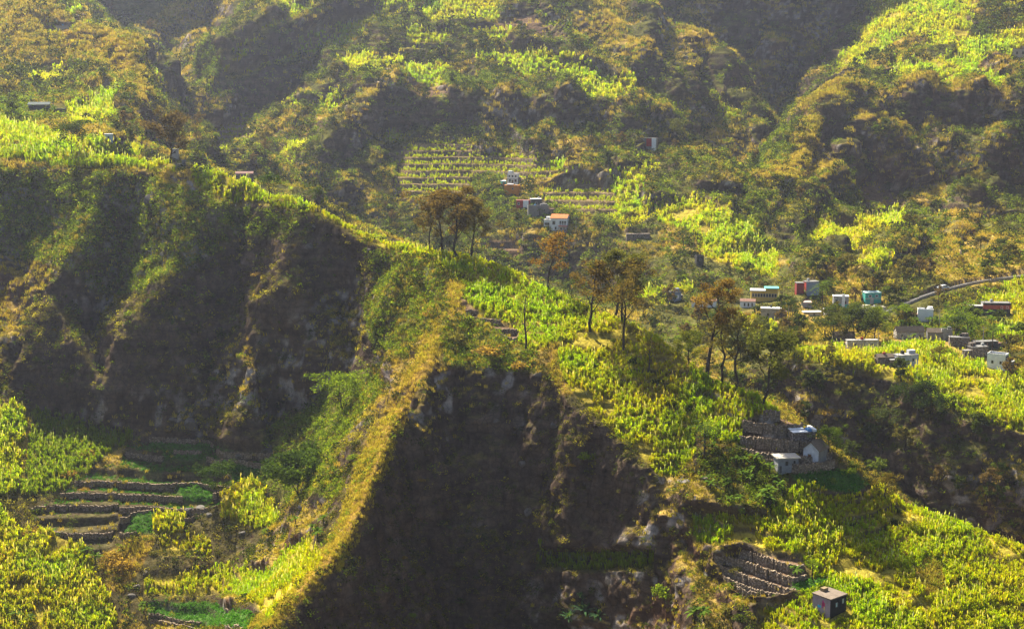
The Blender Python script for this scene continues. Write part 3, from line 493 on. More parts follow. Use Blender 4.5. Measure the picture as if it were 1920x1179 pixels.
# ------------------------------------------------------------------ mesh helpers
def mesh_np(name, V, F, mat, col=None, smooth=False, parent=None):
    """one mesh object from arrays: V (n,3), F (m,4) or (m,3)"""
    V = np.asarray(V, np.float32); F = np.asarray(F, np.int32); k = F.shape[1]
    me = bpy.data.meshes.new(name); me.vertices.add(len(V)); me.vertices.foreach_set('co', V.ravel())
    me.loops.add(F.size); me.loops.foreach_set('vertex_index', F.ravel())
    me.polygons.add(len(F)); me.polygons.foreach_set('loop_start', np.arange(0, F.size, k, dtype=np.int32))
    me.polygons.foreach_set('use_smooth', np.full(len(F), bool(smooth)))
    me.update(calc_edges=True)
    if col is not None:
        at = me.attributes.new('col', 'FLOAT_COLOR', 'POINT'); c4 = np.ones((len(V), 4), np.float32); c4[:, :3] = col; at.data.foreach_set('color', c4.ravel())
    if mat: me.materials.append(mat)
    o = bpy.data.objects.new(name, me); COL.objects.link(o)
    if parent: o.parent = parent
    return o
def tag(o, label=None, cat=None, group=None, kind=None):
    if label: o['label'] = label
    if cat: o['category'] = cat
    if group: o['group'] = group
    if kind: o['kind'] = kind
    return o
def empty(name, loc, rz=0.0):
    o = bpy.data.objects.new(name, None); COL.objects.link(o); o.location = loc; o.rotation_euler = (0, 0, rz); return o
# terrain sheet, carried on to both sides beyond the frame
side = [.45, .5, .56, .64, .75, .9, 1.1, 1.35]
def widen(A): return A
Xw = np.concatenate([np.stack([-s * YY[:, 0] for s in side[::-1]], 1), XX, np.stack([s * YY[:, -1] for s in side], 1)], 1)
Yw = np.concatenate([np.repeat(YY[:, :1], len(side), 1), YY, np.repeat(YY[:, -1:], len(side), 1)], 1)
Zw = np.concatenate([np.repeat(ZZ[:, :1], len(side), 1), ZZ, np.repeat(ZZ[:, -1:], len(side), 1)], 1)
Cw = np.concatenate([np.repeat(CL[:, :1], len(side), 1), CL, np.repeat(CL[:, -1:], len(side), 1)], 1)
nr, ncw = Xw.shape
ii = np.arange(nr * ncw).reshape(nr, ncw)
F = np.stack([ii[:-1, :-1], ii[:-1, 1:], ii[1:, 1:], ii[1:, :-1]], -1).reshape(-1, 4)
ter = mesh_np('terrain', np.stack([Xw, Yw, Zw], -1).reshape(-1, 3), F, M_GROUND, Cw.reshape(-1, 3), smooth=True)
tag(ter, kind='structure', label='steep volcanic valley sides with cliffs, ridges and terraces')

# ------------------------------------------------------------------ reading positions off the ground
def at(u, v, behind=False):
    """the ground point seen along a sight line"""
    a, s = ray(u, v); c = int(np.clip(round((a - acol[0]) / da), 0, NC - 1))
    sl_ = ZZ[:, c] / YY[:, c]; ok = np.nonzero(sl_ >= s)[0]
    j = ok[0] if len(ok) else int(np.argmax(sl_))
    return Vector((float(XX[j, c]), float(YY[j, c]), float(ZZ[j, c])))
def at_spur(u, v):
    """the same, but never farther than the crest of the near spur"""
    a, s = ray(u, v); c = int(np.clip(round((a - acol[0]) / da), 0, NC - 1)); sl_ = np.where(YY[:, c] <= YC[0, c] + 3, ZZ[:, c] / YY[:, c], -9)
    ok = np.nonzero(sl_ >= s)[0]; j = ok[0] if len(ok) else int(np.argmax(sl_))
    return Vector((float(XX[j, c]), float(YY[j, c]), float(ZZ[j, c])))
def gz(X, Y):
    c = int(np.clip(round((X / Y - acol[0]) / da), 0, NC - 1)); return float(np.interp(Y, YY[:, c], ZZ[:, c]))
def mpp(Y): return Y / FPX / CP                           # metres per photo pixel at a distance
# ------------------------------------------------------------------ plants as arrays of leaf faces
def quad_strip(P, side, w):
    """P (k,3) spine, side (3,), w (k,) half widths -> verts, quads"""
    V = np.concatenate([P - side * w[:, None], P + side * w[:, None]], 0); k = len(P)
    F = [(i, i + k, i + k + 1, i + 1) for i in range(k - 1)]
    return V, np.array(F)
def join(parts):
    V, F, C, n = [], [], [], 0
    for v, f, c in parts:
        V.append(v); F.append(np.asarray(f) + n); C.append(np.broadcast_to(c, v.shape)); n += len(v)
    return np.concatenate(V), np.concatenate(F), np.concatenate(C)
R = np.random.default_rng(11)
def cane_proto(blades=15, h=2.0, spread=.6, plume=False, tone=(1, 1, 1)):
    parts = []
    for b in range(blades):
        az = R.uniform(0, 6.283); r = spread * math.sqrt(R.random()); d = np.array([math.cos(az), math.sin(az), 0])
        b0 = np.array([r * math.cos(az + 2), r * math.sin(az + 2), -.15]); hh = h * R.uniform(.55, 1.05); L = R.uniform(.3, 1.0) * h * .36
        t = np.array([0, .5, .82, 1.0]); up = np.array([0, .62, .95, .92 - .25 * R.random()]); out = np.array([0, .12, .5, 1.0])
        P = b0 + np.outer(up * hh, (0, 0, 1)) + np.outer(out * L, d)
        w = np.array([.04, .085, .085, .012]) * R.uniform(.8, 1.5)
        a2 = az + 1.57 + R.uniform(-.7, .7); sd = np.array([math.cos(a2), math.sin(a2), 0])
        v, f = quad_strip(P, sd, w)
        lo = np.array([.36, .26, .015]) * R.uniform(.6, 1.1); hi = np.array([.47, .48, .003]) * R.uniform(.6, 1.25)
        if R.random() < .08: hi = np.array([.55, .36, .05])
        k = np.array([0, .75, 1, 1.12]); c = lo + (hi - lo) * np.clip(k, 0, 1)[:, None] * np.ones(3)
        parts.append((v, f, np.concatenate([c, c]) * np.array(tone)))
    if plume:
        P = np.array([[0, 0, h * .8], [.05, 0, h * 1.1], [.12, 0, h * 1.32], [.16, 0, h * 1.5]]); v, f = quad_strip(P, np.array([.8, .6, 0]), np.array([.02, .05, .13, .03]))
        parts.append((v, f, np.array([.42, .34, .27])))
    return join(parts)
def leafball(n, rx, rz, leaf, ca, cb, base=0.15, up=.25, shell=.55, stemc=None):
    """n leaf-sized faces spread through a low dome"""
    d = R.normal(size=(n, 3)); d /= np.linalg.norm(d, axis=1, keepdims=True)
    lump = 1 + .22 * np.sin(d[:, 0] * 4 + R.uniform(0, 6)) * np.cos(d[:, 1] * 5 + R.uniform(0, 6)) + .12 * np.sin(d[:, 2] * 9 + R.uniform(0, 6))
    rr = (shell + (1 - shell) * R.random(n) ** .6) * lump
    Pc = d * rr[:, None] * np.array([rx, rx, rz]); Pc[:, 2] = np.abs(Pc[:, 2]) * np.where(R.random(n) < .8, 1, -.35) + base * rz
    nrm = d + R.normal(size=(n, 3)) * .75 + np.array([0, 0, up]); nrm /= np.linalg.norm(nrm, axis=1, keepdims=True)
    t = np.cross(nrm, R.normal(size=(n, 3))); t /= np.linalg.norm(t, axis=1, keepdims=True); b = np.cross(nrm, t)
    s = leaf * R.uniform(.6, 1.35, n)[:, None]; e = .62
    V = np.stack([Pc - t * s, Pc - b * s * e, Pc + t * s, Pc + b * s * e], 1).reshape(-1, 3)
    F = np.arange(4 * n).reshape(n, 4)
    k = R.random(n)[:, None]; C = np.array(ca) + (np.array(cb) - np.array(ca)) * k
    return V, F, np.repeat(C, 4, 0)
def grass_proto(n, h, ca, cb, spread=.5, w=.05, lean=.5):
    parts = []
    for b in range(n):
        az = R.uniform(0, 6.283); r = spread * math.sqrt(R.random()); hh = h * R.uniform(.5, 1.1); l = lean * R.uniform(.2, 1.2) * h
        d = np.array([math.cos(az), math.sin(az), 0]); b0 = np.array([r * math.cos(az * 3), r * math.sin(az * 3), -.08])
        P = b0 + np.outer(np.array([0, .65, 1]) * hh, (0, 0, 1)) + np.outer(np.array([0, .25, 1]) * l, d)
        a2 = R.uniform(0, 3.14); v, f = quad_strip(P, np.array([math.cos(a2), math.sin(a2), 0]), np.array([w, w * .8, w * .15]))
        k = R.random(); parts.append((v, f, np.array(ca) + (np.array(cb) - np.array(ca)) * k))
    return join(parts)
def rosette_proto(n, r, w, ca, cb, tilt=(.1, 1.2), droop=.25, z0=0.0):
    parts = []
    for i in range(n):
        az = i * 2.4 + R.uniform(-.2, .2); el = R.uniform(*tilt); L = r * R.uniform(.8, 1.1)
        d = np.array([math.cos(az) * math.cos(el), math.sin(az) * math.cos(el), math.sin(el)]); t = np.array([0, .35, .75, 1])
        P = np.outer(t * L, d) - np.outer(droop * t ** 2.2 * L, (0, 0, 1)) + np.array([0, 0, z0]); sd = np.array([-math.sin(az), math.cos(az), 0])
        v, f = quad_strip(P, sd, np.array([.5, 1, .75, .06]) * w); parts.append((v, f, np.array(ca) + (np.array(cb) - np.array(ca)) * R.random()))
    return join(parts)
AREA = np.zeros((NR, NC)); _e1 = np.stack([np.diff(A, axis=1)[:-1] for A in (XX, YY, ZZ)], -1); _e2 = np.stack([np.diff(A, axis=0)[:, :-1] for A in (XX, YY, ZZ)], -1)
AREA[:-1, :-1] = np.linalg.norm(np.cross(_e1, _e2), axis=-1); AREA[AREA > 40] = 0
def pick(density):
    lam = np.clip(density * AREA * VIS * OPEN, 0, 30); n = rng.poisson(lam); i, j = np.nonzero(n); k = n[i, j]
    i = np.repeat(i, k); j = np.repeat(j, k); a, b = rng.random(len(i))[:, None], rng.random(len(i))[:, None]
    i = np.minimum(i, NR - 2); j = np.minimum(j, NC - 2)
    P = lambda ii, jj: np.stack([XX[ii, jj], YY[ii, jj], ZZ[ii, jj]], -1)
    p = P(i, j) + a * (P(i, j + 1) - P(i, j)) + b * (P(i + 1, j) - P(i, j))
    return p, i, j
def scatter(name, label, items, mat):
    """items: list of (protos, points, scale, tint): every plant written out into ONE ground-cover mesh"""
    Vs, Fs, Cs, n = [], [], [], 0
    for protos, pts, sc, tint in items:
        if len(pts) == 0: continue
        which = rng.integers(0, len(protos), len(pts)); ang = rng.uniform(0, 6.283, len(pts))
        lx, ly = rng.normal(0, .08, len(pts)), rng.normal(0, .08, len(pts))
        for w, (v, f, c) in enumerate(protos):
            s = np.nonzero(which == w)[0]
            if len(s) == 0: continue
            ca, sa = np.cos(ang[s])[:, None], np.sin(ang[s])[:, None]
            x = v[None, :, 0] * ca - v[None, :, 1] * sa; y = v[None, :, 0] * sa + v[None, :, 1] * ca; z = v[None, :, 2]
            x = x + z * lx[s][:, None]; y = y + z * ly[s][:, None]
            Q = np.stack([x, y, np.broadcast_to(z, x.shape)], -1) * sc[s][:, None, None] + pts[s][:, None, :]
            Vs.append(Q.reshape(-1, 3).astype(np.float32)); Fs.append((f[None] + (np.arange(len(s)) * len(v))[:, None, None]).reshape(-1, 4) + n); n += len(s) * len(v)
            Cs.append((c[None] * tint[s][:, None, :]).reshape(-1, 3).astype(np.float32))
    o = mesh_np(name, np.concatenate(Vs), np.concatenate(Fs), mat, np.clip(np.concatenate(Cs), 0, .9))
    tag(o, label, kind='stuff'); print(name, n); return o
DIST = np.sqrt(XX ** 2 + YY ** 2)
def lod(i, j): return np.clip(DIST[i, j] / 300.0, .75, 2.6)
LD = np.clip(DIST / 300.0, .75, 2.6)
patch = fbm(XX, YY, ZZ * .5, 6.0, 2) * .5 + .5; patch2 = fbm(XX + 40, YY, ZZ * .5, 13.0, 2) * .5 + .5
notsteep = 1 - sstep(.45, .7, steep2)
# --- sugar cane
cp = [cane_proto() for _ in range(5)] + [cane_proto(11, 2.6, .4) for _ in range(3)] + [cane_proto(20, 1.3, .8) for _ in range(2)] + [cane_proto(13, 2.3, plume=True) for _ in range(2)]
CSOFT = blur(blur(COV['cane'], 4, 0), 4, 1); CSOFT = np.where(NEAR, COV['cane'], CSOFT * sstep(.25, .6, CSOFT + .5 * (patch - .5)))
RIS = np.where((TER > .05) & NEAR, sstep(.0, .12, .80 - (ZQ - np.floor(ZQ))) * .65 + .35, 1.0)
p, i, j = pick(CSOFT * RIS * notsteep * sstep(.33, .50, patch + .09) * 3.6 / LD ** 1.8)
sc = lod(i, j) ** .4 * (.42 + .6 * patch2[i, j]) * rng.uniform(.7, 1.35, len(i)) * np.where(TER[i, j] * (i >= 0) * NEAR[i, j] > 0, .75, 1)
hue = patch[i, j][:, None]; tint = lerp(rgb(1.0, .97, .8)[None, :], rgb(.70, 1.0, 1.1)[None, :], np.clip(hue[:, 0] * 1.6 - .3 + 1.4 * (n3[i, j] - .5) + rng.normal(0, .15, len(i)), 0, 1)) * rng.uniform(.7, 1.12, len(i))[:, None]
tint = tint * (1 + .22 * far[i, j])[:, None]
it = [(cp, p, sc, tint)]
p, i, j = pick(COV['caneshade'] * 1.4); it.append((cp, p, np.full(len(i), .85), np.full((len(i), 3), .55) * rgb(.8, 1.1, 1)))  # cane standing in shade: same tufts, the shade put into their tint
p, i, j = pick(COV['rows'] * notsteep * (ZQ - np.floor(ZQ) < .72) * (patch > .25) * .75); it.append((cp, p, np.full(len(i), .62) * rng.uniform(.8, 1.3, len(i)), rgb(.9, 1.05, 1.1)[None, :] * rng.uniform(.7, 1.1, len(i))[:, None]))
scatter('sugarcane', 'bright yellow-green sugarcane filling the terraced fields', it, M_CANE)
# --- dry grass
gp = [grass_proto(16, .75, (.36, .25, .03), (.56, .44, .07)) for _ in range(5)]
dd = COV['dry'] * 2.2 * (.40 + .60 * sstep(.38, .54, patch)) + (1 - field) * (1 - COV['dry']) * sstep(.42, .6, n3) * (.9 - .75 * sstep(.3, .5, steep2)) * (1 - .6 * (NEAR & (UU > 740) & (UU < 1240) & (VV > 700) & (COV['dry'] < .5))) + COV['soil'] * .12
p, i, j = pick(dd / LD ** 1.6); it = [(gp, p, lod(i, j) * rng.uniform(.6, 1.3, len(i)), rng.uniform(.7, 1.15, len(i))[:, None] * lerp(rgb(1, 1, 1)[None, :], rgb(.75, .95, .7)[None, :], patch[i, j]))]
scatter('dry_grass', 'tufts of dry golden grass on the ridges and ledges', it, M_DRY)
# --- scrub: leafy clumps all over the cliffs and hillsides
sp = [leafball(30, .75, .62, .15, (.03, .04, .008), (.15, .14, .025)) for _ in range(4)] + [leafball(26, .7, .65, .14, (.06, .05, .02), (.16, .125, .035)) for _ in range(2)]
gpn = [leafball(34, .85, .8, .15, (.06, .115, .01), (.22, .28, .018)) for _ in range(4)]
dk = [leafball(40, .9, .95, .16, (.018, .028, .008), (.06, .07, .016)) for _ in range(3)]
gl = [leafball(34, .85, .75, .15, (.15, .14, .018), (.36, .33, .035)) for _ in range(3)]
free = (1 - np.clip(field + COV['dry'] * .7, 0, 1)) * (1 - .72 * COV['bare'])
HEDGE = np.where((OLD > .3) & (COV['cane'] < .5), .22 + 1.5 * sstep(.60, .74, ZQ - np.floor(ZQ)), 1.0)
ds = HEDGE * free * (.14 + .8 * sstep(.40, .62, patch2)) * (1 - .5 * sstep(.5, .75, steep2)) * .8 * (1 - .55 * far)
p, i, j = pick(ds / LD ** 1.35); t = rng.uniform(.65, 1.25, len(i))[:, None] * lerp(rgb(1, 1, 1)[None, :], rgb(1.15, 1.1, .8)[None, :], patch[i, j])
t = t * (1 - .28 * far[i, j])[:, None]
it = [(sp, p, lod(i, j) ** .7 * rng.uniform(.5, 1.25, len(i)), t)]
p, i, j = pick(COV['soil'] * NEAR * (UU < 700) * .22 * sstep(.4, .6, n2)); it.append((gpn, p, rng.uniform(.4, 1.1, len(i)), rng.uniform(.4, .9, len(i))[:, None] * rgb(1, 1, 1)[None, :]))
p, i, j = pick((COV['green'] * .8 + COV['reed'] * .9 + COV['dry'] * NEAR * .22 * sstep(.5, .6, n2) + COV['broad'] * .8 + HEDGE * free * (.12 + .5 * far) * sstep(.36, .58, n1) * notsteep * (1 - .6 * (NEAR & (UU > 700) & (UU < 1260) & (VV > 700) & (COV['broad'] < .5) & (COV['green'] < .5)))) / LD ** 1.5)
it.append((gpn, p, lod(i, j) ** .9 * rng.uniform(.6, 1.5, len(i)), (1 - .15 * far[i, j])[:, None] * rng.uniform(.6, 1.2, len(i))[:, None] * rgb(1, 1, 1)[None, :]))
p, i, j = pick((.4 + .6 * HEDGE) * free * (1 - .6 * sstep(.5, .75, steep2)) * (.05 + .35 * sstep(.5, .7, n2)) * (.4 + .9 * far) / LD ** 1.8)
it.append((dk, p, lod(i, j) ** .9 * rng.uniform(.6, 1.9, len(i)), rng.uniform(.7, 1.2, len(i))[:, None] * rgb(1, 1, 1)[None, :]))
ridge = sstep(.35, .8, np.where(NEAR, big, bigf))
p, i, j = pick((free * (.03 + .3 * ridge) * (1 - .8 * sstep(.4, .7, steep2)) * (1 - .6 * (NEAR & (UU > 700) & (VV > 690))) + COV['dry'] * .55 * (.3 + .7 * sstep(.40, .56, patch2))) / LD ** 1.5)
it.append((gl, p, lod(i, j) ** .9 * rng.uniform(.45, 1.3, len(i)), rng.uniform(.7, 1.15, len(i))[:, None] * rgb(1, 1, 1)[None, :]))
scatter('scrub', 'low brown and green scrub covering cliffs and hillsides', it, M_LEAF)
# --- vegetable crop
pch = COV['soil'] * (UU < 560) * (UU > 0) * NEAR * sstep(.38, .48, n3 * .5 + patch2 * .5) * (ZQ - np.floor(ZQ) < .68)
vp = [leafball(14, .45, .3, .13, (.03, .11, .012), (.07, .19, .02)) for _ in range(4)]
p, i, j = pick((COV['crop'] + pch) * 3.0 * notsteep); scatter('vegetable_crop', 'low bright green vegetables on small terraces', [(vp, p, rng.uniform(.7, 1.2, len(i)), rng.uniform(.8, 1.2, len(i))[:, None] * rgb(1, 1, 1)[None, :])], M_LEAF)
# ------------------------------------------------------------------ trees, bushes and other single plants
LAND = {}                                                   # landmark phrase -> photo position, used to word labels
LAND.update({'the orange-roofed white house': (1040, 420), 'the orange house': (957, 360), 'the grey house with a red wall': (1212, 268), 'the yellow house': (1434, 555),
 'the blue-grey block house': (1517, 545), 'the turquoise house': (1636, 560), 'the plain white block': (1735, 592), 'the thatched gable hut': (1520, 845),
 'the small dark house with two windows': (1555, 1130), 'the bare soil terraces': (1430, 1075), 'the crop terraces in the hollow': (370, 920),
 'the golden rib': (690, 900), 'the tall trees on the spur': (1150, 540), 'the dark left cliff': (300, 560), 'the trellised hillside field': (805, 330),
 'the gorge': (1450, 320), 'the mountain road': (1800, 530), 'the salmon-walled house': (1880, 575), 'the white-fronted stone house': (1870, 670),
 'the long thatched shed': (1713, 620), 'the left hillside': (90, 150), 'the teal-roofed shed': (75, 200), 'the hilltop cane': (820, 30), 'the bench field': (1360, 210),
 'the high right cane field': (1760, 130), 'the right mountain cliff': (1740, 330), 'the bright slope field': (1330, 450), 'the dark bowl': (950, 950), 'the stream ravine': (1700, 860), 'the cane at the lower left': (90, 1080), 'the lower right cane': (1750, 1060)})
USED = {}
def place_label(desc, u, v):
    near = sorted(LAND.items(), key=lambda k: (k[1][0] - u) ** 2 + (k[1][1] - v) ** 2)
    (n0, (x0, y0)), (n1_, _) = near[0], near[1]
    dx, dy = u - x0, v - y0; d = ('right of' if dx > 0 else 'left of') if abs(dx) > abs(dy) else ('below' if dy > 0 else 'above')
    far_ = 'just ' if dx * dx + dy * dy < 60 ** 2 else ('well ' if dx * dx + dy * dy > 170 ** 2 else '')
    for L in (f'{desc} {far_}{d} {n0}', f'{desc} between {n0} and {n1_}', f'{desc} {far_}{d} {n0}, towards {near[2][0]}', f'{desc} {far_}{d} {n0}, towards {near[3][0]}', f'{desc} {far_}{d} {n0}, towards {near[4][0]}'):
        if len(L.split()) <= 16 and L not in USED: USED[L] = 1; return L
    return f'{desc} {far_}{d} {n0}'
def tube(P, rad, sides=6):
    P = np.asarray(P, float); n = len(P); T = np.gradient(P, axis=0); T /= np.linalg.norm(T, axis=1, keepdims=True) + 1e-9
    a = np.cross(T, np.array([.31, .95, .05])); a /= np.linalg.norm(a, axis=1, keepdims=True) + 1e-9; b = np.cross(T, a)
    th = np.arange(sides) / sides * 6.283
    V = (P[:, None, :] + (a[:, None, :] * np.cos(th)[None, :, None] + b[:, None, :] * np.sin(th)[None, :, None]) * np.asarray(rad)[:, None, None]).reshape(-1, 3)
    F = [(i * sides + k, i * sides + (k + 1) % sides, (i + 1) * sides + (k + 1) % sides, (i + 1) * sides + k) for i in range(n - 1) for k in range(sides)]
    return V, np.array(F)
def tree_data(H, cw, base, seed, leaf=.22, n=1400, ca=(.09, .055, .02), cb=(.2, .12, .04), fork=.45, airy=.6, limbs=9, tr=None, leanx=0.0, topf=.75):
    """tapered, forking trunk with limbs; crown of many small leaf faces gathered round the limb ends"""
    r = np.random.default_rng(seed); wood = []; tips = []
    tr = tr or H * .016 + .05
    ks = np.linspace(0, 1, 8); wob = np.cumsum(r.normal(0, .022, (8, 2)), 0) * H
    spine = np.stack([wob[:, 0] + leanx * H * ks, wob[:, 1], ks * H * .93], 1); spine[0, :2] = 0
    wood.append(tube(spine, tr * (1.15 - .95 * ks)))
    for i in range(limbs):
        t = base * .82 + (1 - base * .82) * (i + .3 * r.random()) / limbs; t = min(t, .94); o = np.array([np.interp(t, ks, spine[:, k]) for k in range(3)])
        az = i * 2.4 + r.uniform(-.5, .5); q = (t - base * .8) / (1 - base * .8); prof = (math.sin(min(1, q * 1.15 + .18) * 3.0) ** .6 if q < .95 else .35) if base < .9 else .5
        L = cw * .5 * max(.25, prof) * r.uniform(.75, 1.1); rise = L * r.uniform(.5, 1.2) * (1.2 - .6 * q)
        e = o + np.array([math.cos(az) * L, math.sin(az) * L, rise]); e[2] = min(e[2], H)
        m = (o + e) / 2 + np.array([0, 0, -.12 * L]) + r.normal(0, .06, 3) * L
        wood.append(tube(np.array([o, m, e]), np.array([.42, .28, .08]) * tr * (1.1 - .5 * q)))
        tips += [e, (m + e) / 2]
        for s in range(3):
            f = r.uniform(.35, .9); p0 = m + (e - m) * f; e2 = p0 + np.array([r.normal(), r.normal(), abs(r.normal()) * .9]) * L * .38
            e2[2] = min(e2[2], H * 1.02); wood.append(tube(np.array([p0, (p0 + e2) / 2 + r.normal(0, .04, 3) * L, e2]), np.array([.17, .12, .04]) * tr)); tips.append(e2)
    tips.append(spine[-1]); tips = np.array(tips)
    k = r.integers(0, len(tips), n); sz = cw * .5 * .30 * airy ** .3
    g = r.normal(size=(n, 3)); g /= np.linalg.norm(g, axis=1, keepdims=True); g *= (r.random(n) ** .45)[:, None]
    Pc = tips[k] + g * sz * np.array([1.1, 1.1, .8]); Pc[:, 2] = np.clip(Pc[:, 2], H * base * .75, H * 1.06)
    nr_ = g + r.normal(size=(n, 3)) * .9 + np.array([0, 0, .3]); nr_ /= np.linalg.norm(nr_, axis=1, keepdims=True)
    t = np.cross(nr_, r.normal(size=(n, 3))); t /= np.linalg.norm(t, axis=1, keepdims=True); b = np.cross(nr_, t); s = leaf * r.uniform(.5, 1.4, n)[:, None]
    V = np.stack([Pc - t * s, Pc - b * s * .6, Pc + t * s, Pc + b * s * .6], 1).reshape(-1, 3)
    tipc = r.random(len(tips))[k]; C = np.array(ca) + (np.array(cb) - np.array(ca)) * np.clip(.6 * tipc + .4 * r.random(n), 0, 1)[:, None]
    wv, wf, _ = join([(v, f, np.zeros(3)) for v, f in wood])
    return (wv, wf), (V, np.arange(4 * n).reshape(n, 4), np.repeat(C, 4, 0))
def make_tree(name, cat, label, loc, data, mat=None, group=None, rz=0.0):
    e = empty(name, loc, rz); tag(e, label, cat, group); (wv, wf), (cv, cf, cc) = data
    mesh_np('trunk', wv, wf, M_BARK, None, True, e); mesh_np('crown', cv, cf, mat or M_LEAF, cc, False, e); return e
def copy_thing(e, loc, rz, sc, label, group):
    c = e.copy(); COL.objects.link(c); c.location = loc; c.rotation_euler = (0, 0, rz); c.scale = (sc,) * 3; c['label'] = label
    if group: c['group'] = group
    for ch in e.children:
        k = ch.copy(); COL.objects.link(k); k.parent = c
    return c
BROWN = dict(ca=(.06, .036, .012), cb=(.15, .085, .025)); OLIVE = dict(ca=(.06, .06, .014), cb=(.15, .13, .03)); DARK = dict(ca=(.022, .034, .009), cb=(.065, .085, .018)); LIME = dict(ca=(.10, .13, .012), cb=(.22, .24, .02))
